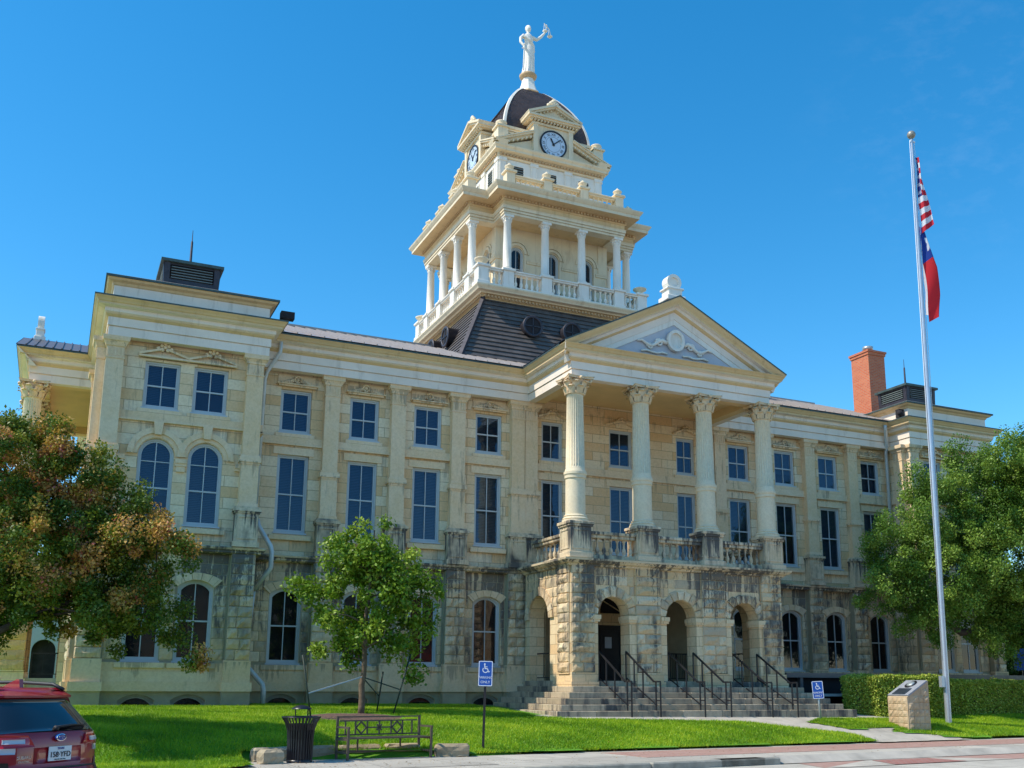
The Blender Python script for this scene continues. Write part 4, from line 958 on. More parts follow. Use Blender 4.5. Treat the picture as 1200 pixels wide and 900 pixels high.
# ------------------------------------------------------------------ statue of Justice
st=thing('statue','white robed statue holding up scales and a lowered sword on top of the dome','statue',(TC[0],TC[1],29.70))
mb=MB()
rings=[(0.0,.36,.32),(.12,.34,.30),(.5,.30,.27),(.9,.28,.25),(1.25,.29,.23),(1.42,.26,.20),(1.55,.20,.16),(1.62,.20,.16),(1.78,.24,.18),(1.95,.27,.18),(2.07,.27,.15),(2.14,.17,.11),(2.19,.085,.08),(2.28,.075,.08)]
n=40; vs=[]
for z,a,b in rings:
    for i in range(n):
        t=2*PI*i/n; fold=1+(.07*math.sin(9*t+z*1.2)+.04*math.sin(17*t))*(max(0,1.45-z)/1.45)
        sway=.05*math.sin(z*1.5)
        vs.append((a*.88*fold*math.cos(t)+sway,b*.9*fold*math.sin(t),z))
fs=[(k*n+i,k*n+(i+1)%n,(k+1)*n+(i+1)%n,(k+1)*n+i) for k in range(len(rings)-1) for i in range(n)]
mb.add(vs,fs+[tuple(range(n-1,-1,-1)),tuple(range((len(rings)-1)*n,len(rings)*n))],sm=True)
mb.ball((0,-.01,2.44),(.125,.15,.19),14); mb.ball((0,.05,2.50),(.14,.15,.16),12); mb.ball((0,.16,2.45),(.07,.07,.07),8)
mb.ball((0,-.155,2.43),(.022,.03,.035),6)
mb.tube([(.22,0,2.03),(.42,-.02,1.98),(.62,-.05,2.16),(.80,-.07,2.40),(.88,-.07,2.55)],[.10,.085,.07,.052,.042],10); mb.ball((.90,-.07,2.62),(.05,.045,.075),8)
mb.tube([(-.22,0,2.03),(-.38,.0,1.86),(-.42,-.06,1.60),(-.34,-.17,1.40),(-.30,-.20,1.30)],[.10,.085,.072,.055,.045],10); mb.ball((-.30,-.20,1.24),(.05,.05,.07),8)
mb.tube([(-.22,-.1,1.95),(0,-.2,1.75),(.2,-.16,1.5),(.24,-.1,1.2)],.06,8); mb.tube([(.25,.06,1.5),(.3,.05,1.0),(.27,0,.5)],[.08,.06,.04],8)
o=mb.build('figure',M['white'],st); md=o.modifiers.new('r','REMESH'); md.mode='VOXEL'; md.voxel_size=.022; md.use_smooth_shade=True
mb=MB(); mb.bar((-.30,-.24,1.36),(-.36,-.26,.02),.035,.06); mb.bar((-.42,-.22,1.20),(-.20,-.26,1.20),.04,.04); mb.ball((-.295,-.24,1.42),.045,8); mb.build('sword',M['white'],st)
mb=MB(); mb.bar((.90,-.07,2.60),(.92,-.07,2.86),.03); mb.bar((.78,-.10,2.92),(1.10,-.02,2.72),.035); mb.ball((.91,-.07,2.86),.05,8)
for (x,y,z,zz) in ((.80,-.10,2.91,2.52),(1.08,-.02,2.73,2.36)):
    for q in (-.09,.09): mb.tube([(x,y,z),(x+q+.04,y,zz)],.012,5)
    mb.lathe(x+.04,y,[(.01,zz-.06),(.09,zz-.035),(.13,zz+.01),(.12,zz+.012)],14)
mb.build('scales',M['white'],st)
# ------------------------------------------------------------------ entrance stairs (part of the courthouse)
mb=WB(); y0=25.42; tr=.29; r0=.81; ri=.167
RX=[5.15+.0,4.9,4.62,4.36,4.1,3.95]
for k in range(6):
    X=5.22-.27*k; Xr=5.3-.27*k; yf=y0+tr*k; z1=r0+ri*(k+1); z0_=.3
    if k==5: X=Xr=3.93; yf=27.14
    # stones along the front, with joints
    x=-X
    while x<Xr:
        L=random.uniform(1.1,2.0); e=min(x+L,Xr); e=Xr if Xr-e<.6 else e
        mb.bbox(x+.003,e-.003,yf,yf+1.2 if k<5 else yf+.4,z1-ri if k else z0_,z1,.012,0); x=e
    y=yf+1.2
    for s,XX in((-1,X),(1,Xr)):
        y=yf+.6
        while y<30.5:
            L=random.uniform(1.0,1.7); e=min(y+L,30.55); a,b=sorted((s*XX,s*(3.6))); mb.bbox(a,b,y+1.2*0+.62 if y==yf+.6 else y+.003,e,z1-ri if k else z0_,z1-.001,.012,0); y=e
part(mb,'entrance_steps',M['step'])
mb=WB(); mb.box(-4.9,4.9,26.5,30.7,.2,.95); mb.box(-3.9,3.9,27.1,30.7,.5,1.46); part(mb,'step_core',M['joint'])
# handrails: two to each arch
which=['leftmost of the six iron handrails, left of the door','second iron handrail from the left, right of the door','third iron handrail from the left, left side of the middle arch','fourth iron handrail from the left, right side of the middle arch','fifth iron handrail from the left, left side of the rightmost arch','rightmost of the six iron handrails, nearest the hedge']
for i,(xc) in enumerate((-2.93,-1.98,-.47,.45,1.95,2.90)):
    t=thing('stair_handrail',which[i],'handrail',(xc,y0-.1,.81),0,'handrails of the entrance steps')
    mb=MB(); ya,yb=.0,27.25-(y0-.1); zt=1.0; H=.88
    P=lambda y:(0,y, max(0,min(1,(y-.15)/(yb-.15)))*1.0)
    mb.bar((0,.35,H+.17*.6),(0,yb,H+1.0),.045,.045); mb.bar((0,.0,H+.10),(0,.38,H+.10),.045,.045); mb.bar((0,.0,.45),(0,.2,.45),.03,.03)
    mb.bar((0,.2,.32),(0,yb,.32+.78),.03,.03)
    mb.build('rail',M['iron'],t)
    for y,z in ((.0,0),(.24,.0),(.95,.42),(1.45,.70),(yb,1.0)):
        mb=MB(); mb.bar((0,y,z-.05),(0,y,H+.08 if y<.3 else z+H+(.06 if y<yb else 0)),.035,.035); mb.build('post',M['iron'],t)
def railing(name,label,p0,p1,h,mat='iron',gap=.14,posts=True,group=None,bal=True,w=.03):
    L=math.hypot(p1[0]-p0[0],p1[1]-p0[1]); a=math.atan2(p1[1]-p0[1],p1[0]-p0[0]); t=thing(name,label,'railing',p0,a,group)
    mb=MB(); mb.bar((0,0,h),(L,0,h),w*1.4,w*1.4); mb.bar((0,0,h*.12),(L,0,h*.12),w,w)
    if bal:
        for i in range(1,int(L/gap)): mb.bar((i*gap,0,h*.12),(i*gap,0,h),.016,.016)
    mb.build('rail',M[mat],t)
    for i in range(int(L/1.5)+2):
        x=min(i*1.5,L) if i<int(L/1.5)+1 else L; mb=MB(); mb.bar((x,0,0),(x,0,h),w*1.2,w*1.2); mb.build('post',M[mat],t)
    return t
railing('porch_railing','black iron railing in the side arch at the left end of the porch',(-3.62,30.1,1.81),(-3.62,28.6,1.81),.85,gap=.5)
railing('porch_railing','dense black railing inside the porch behind the middle arch',(.3,30.3,1.81),(3.3,30.3,1.81),.95,gap=.07)
railing('porch_railing','black iron railing in the side arch at the right end of the porch',(3.62,28.4,1.81),(3.62,30.1,1.81),.95,gap=.4)
railing('porch_railing','black balcony railing in the arch at the far left behind the crape myrtle',(-18.35,35.35,1.85),(-17.35,35.35,1.85),.72,gap=.33)
# accessible ramp to the right of the steps
rp=thing('access_ramp','raised access ramp with dark skirt along the wall right of the entrance steps','ramp',(8,28.8,.8))
o=(8,28.8,.8); R=MB(Tr(-o[0],-o[1],-o[2])); R.box(4.9,16.4,28.3,30.45,2.02,2.10); R.box(4.9,16.4,28.28,28.36,1.98,2.14); R.build('deck',M['darkroof'],rp)
R=MB(Tr(-o[0],-o[1],-o[2])); R.box(5.0,16.3,28.6,28.7,.6,2.0); R.build('skirt',M['dark'],rp)
for x in (5.6,8.2,10.8,13.4,16.0): R=MB(Tr(-o[0],-o[1],-o[2])); R.box(x-.06,x+.06,28.36,28.5,.6,2.0); R.build('post',M['darkroof'],rp)
R=MB(Tr(-o[0],-o[1],-o[2])); R.box(4.3,9.5,27.5,28.3,1.36,1.44); R.box(4.9,9.5,26.9,27.5,.98,1.04); R.box(4.9,9.5,27.45,27.5,.5,.98); R.build('lower_flight',M['pipe'],rp)
R=MB(Tr(-o[0],-o[1],-o[2])); R.box(4.4,9.5,28.25,28.3,.5,1.36); R.build('lower_skirt',M['dark'],rp)
# ------------------------------------------------------------------ ground
def edge(X): return 22.2+.093*X
def TZ(X,Y):
    s=Y-edge(X)
    if s<=0: return .17
    return .17+.66*(1-math.exp(-s/2.0))+.025*min(s,12)
TZv=lambda X,Y: (lambda s: np.where(s<=0,.17,.17+.66*(1-np.exp(-np.maximum(s,0)/2.0))+.025*np.minimum(np.maximum(s,0),12)))(Y-(22.2+.093*X))
def sheet(name,x0,x1,y0,y1,dx,fn,mat,dz=0,holes=None):
    nx=int((x1-x0)/dx)+1; ny=int((y1-y0)/dx)+1; xs=np.linspace(x0,x1,nx); ys=np.linspace(y0,y1,ny); X,Y=np.meshgrid(xs,ys); Z=fn(X,Y)+dz
    V=np.stack([X,Y,Z],-1).reshape(-1,3); i=np.arange((ny-1)*nx).reshape(ny-1,nx)[:,:-1].ravel(); F=np.stack([i,i+1,i+nx+1,i+nx],1)
    return tag(np_obj(name,V,F,np.zeros(len(F)),[mat]),kind='structure')
mb=MB(); mb.quad((-600,-300,-.06),(600,-300,-.06),(600,900,-.06),(-600,900,-.06)); tag(mb.build('ground',M['farground']),kind='structure')
mb=MB(); mb.quad((-80,-20,-.01),(80,-20,-.01),(80,26,-.01),(-80,16,-.01)); tag(mb.build('road',M['asphalt']),kind='structure')
# terrace under the lawn and the building
sheet('terrain',-45,45,15.5,62,.75,lambda X,Y: TZv(X,np.maximum(Y,22.2+.093*X))-np.where(Y<22.2+.093*X,.5,0),M['turf'],-.012)
# lawn outlines (X,Y) taken on the terrain
def inpoly(px,py,P):
    c=np.zeros(len(px),bool); n=len(P)
    for i in range(n):
        (x1,y1),(x2,y2)=P[i],P[(i+1)%n]
        m=((y1>py)!=(y2>py))&(px<(x2-x1)*(py-y1)/((y2-y1)+1e-12)+x1); c^=m
    return c
PADX=(-15.15,-9.75)
L1=[(-34,19.0),(-15.3,18.7),(-14.3,19.8),(-14.25,21.35),(-10.05,21.55),(-9.6,21.3),(-3.6,21.84),(3.28,22.42),(2.95,23.0),(1.86,23.34),(.95,23.75),(.2,24.3),(-5.0,24.75),(-5.9,25.2),(-6.0,29.9),(-12.6,30.2),(-12.6,29.1),(-17.0,29.1),(-17.4,31),(-34,31)]
L2=[(2.43,24.3),(3.4,24.95),(6.3,25.0),(6.4,24.0),(5.07,23.75),(3.19,23.45)]
L3=[(4.75,23.3),(6.89,22.9),(12,23.35),(30,25.0),(30,29),(6.8,29),(6.6,24.2),(5.0,23.55)]
def lawn(name,P,y_edge=False):
    xs=[p[0] for p in P]; ys=[p[1] for p in P]; st=.25
    X,Y=np.meshgrid(np.arange(min(xs),max(xs)+st,st),np.arange(min(ys),max(ys)+st,st)); ny,nx=X.shape
    m=inpoly(X.ravel()+st/2,Y.ravel()+st/2,P).reshape(ny,nx)[:-1,:-1]; i=(np.arange(ny*nx).reshape(ny,nx))[:-1,:-1][m]
    Z=LZ(X,Y)+.012; V=np.stack([X,Y,Z],-1).reshape(-1,3); F=np.stack([i,i+1,i+nx+1,i+nx],1); u,inv=np.unique(F.ravel(),return_inverse=True)
    return tag(np_obj(name,V[u],inv.reshape(F.shape),np.zeros(len(F)),[M['turf']]),kind='structure')
def LZ(X,Y): return np.maximum(TZv(X,Y),.17)+.03
for P in (L1,L2,L3): lawn('lawn',P)
# sidewalk, walks, kerb
d=Vector((1,.093,0)).normalized(); nrm=Vector((.093,-1,0)).normalized()
SW=Matrix.Translation((0,22.2,0))@Rz(math.atan(.093))  # local x along the street, y into the lot
mb=MB(); mb.box(-60,60,-3.05,.35,-.05,.150); o=tag(mb.build('sidewalk',M['slab'],None),kind='structure'); o.matrix_world=SW
mb=MB(); mb.box(-6.2,60,-2.1,-.35,.10,.156); o=tag(mb.build('brick_paving',M['paver']),kind='structure'); o.matrix_world=SW
# walk in front of the steps, sloping down to the sidewalk, as a terrain-following sheet
def walk(name,P,mat,dz):
    xs=[p[0] for p in P]; ys=[p[1] for p in P]; st=.1
    X,Y=np.meshgrid(np.arange(min(xs),max(xs)+st,st),np.arange(min(ys),max(ys)+st,st)); ny,nx=X.shape
    m=inpoly(X.ravel()+st/2,Y.ravel()+st/2,P).reshape(ny,nx)[:-1,:-1]; i=(np.arange(ny*nx).reshape(ny,nx))[:-1,:-1][m]
    Z=TZv(X,Y)+dz; V=np.stack([X,Y,Z],-1).reshape(-1,3); F=np.stack([i,i+1,i+nx+1,i+nx],1); u,inv=np.unique(F.ravel(),return_inverse=True)
    return tag(np_obj(name,V[u],inv.reshape(F.shape),np.zeros(len(F)),[mat]),kind='structure')
walk('path',[(-6.2,24.5),(.2,24.2),(.95,23.65),(1.86,23.24),(3.0,22.85),(3.2,22.2),(7.0,22.5),(6.9,23.0),(4.7,23.35),(5.2,23.75),(6.8,24.1),(6.5,25.3),(8,26.5),(8,28.5),(5,28.5),(5,26),(-5.6,26),(-6.2,25)],M['concrete'],.016)
# kerb blocks with a dark inlet
def kerb(x0,x1,h=.155,mat='oldconcrete'):
    mb=MB(); mb.bbox(x0,x1,-3.35,-3.04,-.05,h,.03); o=tag(mb.build('kerb',M[mat]),kind='structure'); o.matrix_world=SW
x=-40.
while x<-6.3: kerb(x,x+2.99); x+=3.0
kerb(x,-5.15); kerb(-4.55,-3.5); 
mb=MB(); mb.box(-5.15,-4.55,-3.3,-3.0,.02,.11); o=tag(mb.build('kerb_inlet',M['terracotta']),'rust brown storm drain inlet gap between two kerb blocks','drain'); o.matrix_world=SW
# dropped kerb with tactile brick ramp and concrete flares
def flatpoly(name,P,z,mat):
    mb=MB(); mb.poly([(x,y,z) for x,y in P]); o=tag(mb.build(name,M[mat]),kind='structure'); o.matrix_world=SW; return o
mb=MB(); mb.quad((-3.5,-3.35,.02),(60,-3.35,.02),(60,-3.04,.16),(-3.5,-3.04,.16)); o=tag(mb.build('kerb_ramp',M['concrete']),kind='structure'); o.matrix_world=SW
flatpoly('gutter_apron',[(-60,-8),(60,-8),(60,-3.33),(-60,-3.33)],.004,'slab')
flatpoly('brick_paving',[(-3.4,-4.55),(8,-4.55),(8,-3.36),(-3.0,-3.36)],.010,'paver')
flatpoly('ramp_flare',[(-3.5,-4.6),(2.8,-4.6),(1.5,-3.37),(-.9,-3.37)],.014,'concrete')
flatpoly('tactile_paving',[(-1.35,-4.6),(1.05,-4.6),(1.05,-3.5),(-.85,-3.5)],.020,'tactile')
# ------------------------------------------------------------------ bench pad, stone blocks
mb=MB(); mb.box(-6.0+.6,.2,-.3,.4,.1,.158)
mb=MB(); mb.poly([(-15.3,18.4,.158),(-9.7,18.9,.158),(-9.8,21.5,.158),(-14.2,21.35,.158),(-14.3,19.9,.158)]); tag(mb.build('bench_pad',M['slab']),kind='structure')
import itertools
blocks=[(-13.8,20.6,.45,15,'leftmost of the row, left of the litter bin'),(-13.65,21.3,.8,4,'directly behind the litter bin'),(-12.75,21.55,.95,6,'behind the left end of the bench'),(-11.75,21.65,.95,4,'behind the middle of the bench'),(-10.8,21.72,.85,5,'behind the right half of the bench'),(-9.78,21.35,.75,-14,'rightmost of the row, beyond the bench')]
for x,y,L,a,w in blocks:
    mb=MB(); n=6
    vs=[];h=.26
    for k,(zz,ins) in enumerate(((0,.0),(.05,.0),(h*.5,-.01),(h-.05,.0),(h,.05))):
        for i in range(16):
            t=2*PI*i/16; c,s_=math.cos(t),math.sin(t); q=1/max(abs(c),abs(s_)); rx=(L/2-ins)*min(q,1.28)*c; ry=(.16-ins)*min(q,1.28)*s_
            vs.append((rx+random.uniform(-.012,.012),ry+random.uniform(-.015,.015),zz+random.uniform(-.01,.01)))
    fs=[(k*16+i,k*16+(i+1)%16,(k+1)*16+(i+1)%16,(k+1)*16+i) for k in range(4) for i in range(16)]+[tuple(range(64,80))]
    mb.add(vs,fs); tag(mb.build('stone_block',M['rawstone'],None,(x,y,.16),math.radians(a)),'rough limestone edging block, '+w,'stone block','limestone edging blocks')
# ------------------------------------------------------------------ bench
bn=thing('park_bench','brown steel park bench with open geometric back in front of the young tree','bench',(-11.32,21.2,.16),math.atan(.18)); Lb=1.92
def bb(name,segs,w=.035,mat='steelbrown'):
    mb=MB()
    for a,b in segs: mb.bar(a,b,w,w)
    return mb.build(name,M[mat],bn)
h=Lb/2; yb=.30
S=[((-h,yb,.84),(h,yb,.84)),((-h+.06,yb,.76),(h-.06,yb,.76)),((-h,yb,.48),(h,yb,.48)),((-h,yb,.40),(h,yb,.40))]
for x in (-.78,-.55,-.28,.0,.28,.55,.78): S.append(((x,yb,.48),(x,yb,.76)))
for x in (-.42,.42):
    for dx0,dz0,dx1,dz1 in((0,.12,.12,0),(.12,0,0,-.12),(0,-.12,-.12,0),(-.12,0,0,.12)): S.append(((x+dx0,yb,.62+dz0),(x+dx1,yb,.62+dz1)))
S+= [((-.30,yb,.62),(.30,yb,.62)),((-.06,yb,.56),(.06,yb,.68)),((.06,yb,.56),(-.06,yb,.68))]
bb('backrest',S,.028)
mb=MB()
for k in range(6): mb.bbox(-h,h,-.22+k*.085,-.22+k*.085+.062,.41,.44,.006)
mb.build('seat',M['steelbrown'],bn)
for x in(-h,h):
    for y,z in((-.24,.64),(.30,.86)): bb('leg',[((x,y,0),(x,y,z))],.045)
    bb('armrest',[((x,-.28,.64),(x,.32,.64)),((x,-.24,.40),(x,.3,.40)),((x,-.24,.14),(x,.3,.14))],.04)
bb('stretcher',[((-h,.3,.14),(h,.3,.14)),((-.5,.28,.14),(-.5,.28,.40)),((.5,.28,.14),(.5,.28,.40))],.03)
# ------------------------------------------------------------------ litter bin
tb=thing('litter_bin','black flared slatted steel litter bin with a domed lid, left of the bench','litter bin',(-13.2,20.75,.16))
mb=MB(); n=30
prof=[(.235,.03),(.235,.12),(.24,.45),(.255,.62),(.30,.76),(.365,.86)]
for i in range(n):
    a=2*PI*i/n; w=.030
    pts=[(r*math.cos(a),r*math.sin(a),z) for r,z in prof]; 
    for p,q in zip(pts,pts[1:]): mb.bar(p,q,.034,.008) if False else mb.tube([p,q],.017,4,sm=False)
mb.build('slats',M['canblack'],tb)
mb=MB(); mb.lathe(0,0,[(.25,0),(.25,.05),(.22,.06)],24); mb.lathe(0,0,[(.225,.05),(.225,.60),(.25,.74)],24,cap=False); mb.build('liner',M['iron'],tb)
mb=MB(); mb.tube([(.37*math.cos(2*PI*i/28),.37*math.sin(2*PI*i/28),.865) for i in range(29)],.016,6); mb.tube([(.27*math.cos(2*PI*i/28),.27*math.sin(2*PI*i/28),.865) for i in range(29)],.012,6); mb.build('rim',M['canblack'],tb)
mb=MB(); mb.lathe(0,0,[(.20,1.02),(.195,1.035),(.12,1.08),(.02,1.10)],20)
for k in range(4): a=k*PI/2+.6; mb.bar((.17*math.cos(a),.17*math.sin(a),.80),(.17*math.cos(a),.17*math.sin(a),1.03),.015)
mb.build('lid',M['canblack'],tb)
# ------------------------------------------------------------------ signs
def symbol(mb): # wheelchair symbol, ~1 unit tall
    def disc(x,z,r): mb.prism([(x+r*math.cos(2*PI*i/14),z+r*math.sin(2*PI*i/14)) for i in range(14)],-.001,.0015,1)
    disc(-.10,.42,.085)
    for a,b,w in (((-.10,.30),(-.06,-.02),.10),((-.08,.16),(.16,.16),.07),((-.06,-.02),(.18,-.02),.09),((.18,-.02),(.30,-.34),.09),((.30,-.34),(.40,-.30),.08)):
        q=Vector((b[0]-a[0],b[1]-a[1])).normalized(); n_=Vector((-q.y,q.x))*w/2; e=q*w*.3
        mb.prism([(a[0]+n_.x-e.x,a[1]+n_.y-e.y),(a[0]-n_.x-e.x,a[1]-n_.y-e.y),(b[0]-n_.x+e.x,b[1]-n_.y+e.y),(b[0]+n_.x+e.x,b[1]+n_.y+e.y)],-.001,.0015,1)
    A=[math.radians(140+i*190/16) for i in range(17)]
    for a0,a1 in zip(A,A[1:]): mb.prism([(-.02+.30*math.cos(a0),-.14+.30*math.sin(a0)),(-.02+.30*math.cos(a1),-.14+.30*math.sin(a1)),(-.02+.22*math.cos(a1),-.14+.22*math.sin(a1)),(-.02+.22*math.cos(a0),-.14+.22*math.sin(a0))],-.001,.0015,1)
def psign(label,loc,rz,H,lean,w,h,post,arrow=False):
    t=thing('parking_sign',label,'sign',loc,rz,'blue parking signs'); top=H
    mb=MB(Ry(lean)); mb.bar((0,.02,-.1),(0,.02,H-.03),.055,.03) if post!='galv' else mb.tube([(0,.03,-.1),(0,.03,H-.05)],.035,8); mb.build('post',M[post],t)
    mb=MB(Ry(lean)@Tr(0,-.01,H-h/2)); b=.02
    def rr(w,h,r): 
        P=[]
        for cx,cz,a0 in((w/2-r,h/2-r,0),(-w/2+r,h/2-r,90),(-w/2+r,-h/2+r,180),(w/2-r,-h/2+r,270)): P+=[(cx+r*math.cos(math.radians(a0+i*22.5)),cz+r*math.sin(math.radians(a0+i*22.5))) for i in range(5)]
        return P
    mb.prism(rr(w,h,.03),-.003,.003,0); mb.ring(rr(w-.008,h-.008,.028),rr(w-.04,h-.04,.018),-.0045,-.003,1)
    T0=mb.T; mb.T=T0@Tr(0,-.004,h*.20)@Matrix.Scale(h*.40,4); symbol(mb); mb.T=T0
    text(mb,'PARKING',w*.235,Tr(0,-.005,-h*.16)@Rx(PI/2),1); text(mb,'ONLY',w*.25,Tr(0,-.005,-h*.34)@Rx(PI/2),1)
    mb.build('plate',[M['signblue'],M['signwhite']],t); return t
psign('blue wheelchair parking sign on a dark post at the near lawn edge',(-8.95,21.6,.2),-.42,2.0,.02,.32,.56,'iron')
psign('blue wheelchair parking sign on a pale leaning post between steps and hedge',(3.28,24.75,.62),-.5,1.22,-.06,.33,.52,'galv')
# ------------------------------------------------------------------ memorial stone
ms=thing('memorial_stone','golden limestone marker with a slanted plaque top between path and hedge','memorial',(5.9,23.85,.40),math.radians(-4))
mb=MB(); w,dp=.82,.86
def stoneside(P): pass
lo,hi=.98,1.46
mb.T=Matrix.Identity(4)
vs=[(-w/2,-dp/2,0),(w/2,-dp/2,0),(w/2,dp/2,0),(-w/2,dp/2,0),(-w/2,-dp/2,lo),(w/2,-dp/2,hi),(w/2,dp/2,hi),(-w/2,dp/2,lo)]
mb.add(vs,[(3,2,1,0),(4,5,6,7),(0,1,5,4),(1,2,6,5),(2,3,7,6),(3,0,4,7)])
for k in range(7): # rock-faced panels: side (facing -y) and front (facing -x)
    for j in range(4):
        xa=-w/2+.03+j*(w-.06)/4; xb=xa+(w-.06)/4; za=.02+k*.2; zb=za+.2; lim=lo+(hi-lo)*((xa+w/2)/w)
        if zb<lim-.02: rockblock(mb,xa,xb,za,zb,.035,-dp/2)
mb.T=Rz(-PI/2)
for k in range(5):
    for j in range(4):
        xa=-dp/2+.03+j*(dp-.06)/4; rockblock(mb,xa,xa+(dp-.06)/4,.02+k*.188,.02+k*.188+.188,.03,-w/2)
mb.build('block',M['memorial'],ms)
sl_=math.atan2(hi-lo,w); T=Tr(0,0,(lo+hi)/2)@Ry(-sl_)
mb=MB(T); mb.box(-w/2-.02,w/2+.03,-dp/2-.02,dp/2+.02,.0,.045); mb.build('top_slab',M['greyplate'],ms)
mb=MB(T); mb.box(-.40,-.06,-.28,.28,.045,.062); 
for i in range(5): mb.box(-.35+i*.06,-.33+i*.06,-.22,.22,.062,.065,1)
mb.build('plaque',[M['bronze'],M['iron']],ms)
mb=MB(T@Tr(.19,0,0)); mb.lathe(0,0,[(.20,.045),(.20,.06),(.17,.065)],20); mb.ball((0,0,.06),(.14,.14,.05),12,1); mb.build('emblem',[M['iron'],M['galv']],ms)
# ------------------------------------------------------------------ flagpole and flags
FP=(7.99,24.32,.53)
fp=thing('flagpole','tall tapered silver flagpole with a ball on top, standing on the lawn before the hedge','flagpole',FP)
Hp=20.25; LN=Matrix(((1,0,.0125,0),(0,1,-.0058,0),(0,0,1,0),(0,0,0,1))); mb=MB(LN); mb.lathe(0,0,[(.095,0),(.095,4),(.085,9),(.07,15),(.045,Hp)],16); mb.build('pole',M['alu'],fp)
mb=MB(LN); mb.ball((0,0,Hp+.13),.15,14); mb.lathe(0,0,[(.05,Hp-.05),(.05,Hp+.03)],8); mb.build('ball_finial',M['gold'],fp)
mb=MB(LN); mb.bar((-.08,0,Hp-.12),(.14,0,Hp-.12),.05,.06); mb.tube([(.12,0,Hp-.15),(.13,-.03,12),(.12,0,2.0)],.012,5); mb.tube([(-.1,0,Hp-.15),(-.12,0,8),(-.1,0,2.0)],.009,5)
mb.build('halyard',M['signwhite'],fp)
mb=MB(); mb.box(-.22,-.09,-.06,.06,1.15,1.50); mb.build('winch_box',M['alu'],fp)
def flagmat(kind):
    m,nt,b=new(kind+'_cloth'); n=N(nt); uv=n('UVMap').outputs[0]; s=n('SeparateXYZ',{0:uv}); u,v=s.outputs[0],s.outputs[1] # u fly, v hoist from bottom
    white=(.78,.78,.82); 
    if kind=='striped_flag':
        st=n.math('FRACT',n.math('MULTIPLY',v,6.5)); strp=n.mix(n.math('LESS_THAN',st,.5),white,(.62,.02,.04))
        can=n.math('MULTIPLY',n.math('LESS_THAN',u,.4),n.math('GREATER_THAN',v,6/13))
        cu=n.math('SUBTRACT',n.math('FRACT',n.math('MULTIPLY',u,15)),.5); cv=n.math('SUBTRACT',n.math('FRACT',n.math('MULTIPLY',n.math('SUBTRACT',v,6/13),5/ (7/13)*1.0)),.5)
        r=n.math('ADD',n.math('MULTIPLY',cu,cu),n.math('MULTIPLY',cv,cv)); star=n.math('LESS_THAN',r,.05)
        c=n.mix(can,strp,n.mix(star,(.012,.03,.20),white))
    else:
        rw=n.mix(n.math('GREATER_THAN',v,.5),(.70,.02,.03),white); c=n.mix(n.math('LESS_THAN',u,.333),rw,(.01,.05,.30))
        # five-pointed star in the blue field
        x=n.math('MULTIPLY',n.math('SUBTRACT',u,.167),1.5); y=n.math('SUBTRACT',v,.5)
        ang=n.math('ARCTAN2',x,y); rad=n.math('SQRT',n.math('ADD',n.math('MULTIPLY',x,x),n.math('MULTIPLY',y,y)))
        seg=n.math('ABSOLUTE',n.math('SUBTRACT',n.math('FRACT',n.math('ADD',n.math('DIVIDE',ang,2*PI/5),.5)),.5)) # 0 at tips, .5 between
        lim=n.math('SUBTRACT',.19,n.math('MULTIPLY',seg,.22)); c=n.mix(n.math('LESS_THAN',rad,lim),c,white)
    nt.links.new(c,b.inputs['Base Color']); b.inputs['Roughness'].default_value=.8
    out=[x for x in nt.nodes if x.type=='OUTPUT_MATERIAL'][0]; t=n('BsdfTranslucent',{'Color':c}); mx=n('MixShader',{0:.3,1:b.outputs[0],2:t.outputs[0]}); nt.links.new(mx.outputs[0],out.inputs[0]); return m
def flag(name,label,ztop,fn,mat,H,L):
    nu,nv=60,30; V=[];UV=[]
    for j in range(nv+1):
        for i in range(nu+1): u,v=i/nu,j/nv; V.append(fn(u,v)); UV.append((u,v))
    F=[(j*(nu+1)+i,j*(nu+1)+i+1,(j+1)*(nu+1)+i+1,(j+1)*(nu+1)+i) for j in range(nv) for i in range(nu)]
    me=bpy.data.meshes.new(name); me.from_pydata(V,[],F); me.materials.append(mat); l=me.uv_layers.new(name='UVMap')
    for lp in me.loops: l.data[lp.index].uv=UV[lp.vertex_index]
    me.polygons.foreach_set('use_smooth',[True]*len(F)); o=link(name,me,None,(FP[0]+.0125*ztop,FP[1]-.0058*ztop,FP[2]+ztop)); return tag(o,label,'flag')
rt=Vector((.906,-.42,0)); dpv=Vector((.42,.906,0))  # across and away from the viewer's usual side
def usf(u,v): # limp cloth hanging from the hoist at the pole
    s=1-v; x=.10+.50*u*(.22+.78*s)+.02*math.sin(9*s+2*u); z=-2.95*s+.45*u*s-.1*u; y=.07*math.sin(7*u+3*s)*min(1,u*3)
    p=rt*x*.95+dpv*y; return (p.x,p.y,z)
def txf(u,v):
    s=1-v; fold=max(0,(v-.5)/.5)
    en=.25+.75*min(1,u*2.2); q=min(1,(1-s)*2.); x=.10+.10*u+.50*q*en*(1-.35*max(0,u-.75)*4*.6)-.40*fold*en+.025*math.sin(9*u+3*s); z=-3.35*u-.55*s*(1-.3*u); y=.05*math.sin(7*u+2*q)+.32*fold
    p=rt*x*.9+dpv*y; return (p.x,p.y,z)
flag('flag','limp stars and stripes flag, the upper flag on the pole',19.55,usf,flagmat('striped_flag'),1.4,2.4)
flag('flag','limp blue, white and red flag with one star, hanging below the striped flag',17.1,txf,flagmat('lone_star_flag'),1.4,2.6)
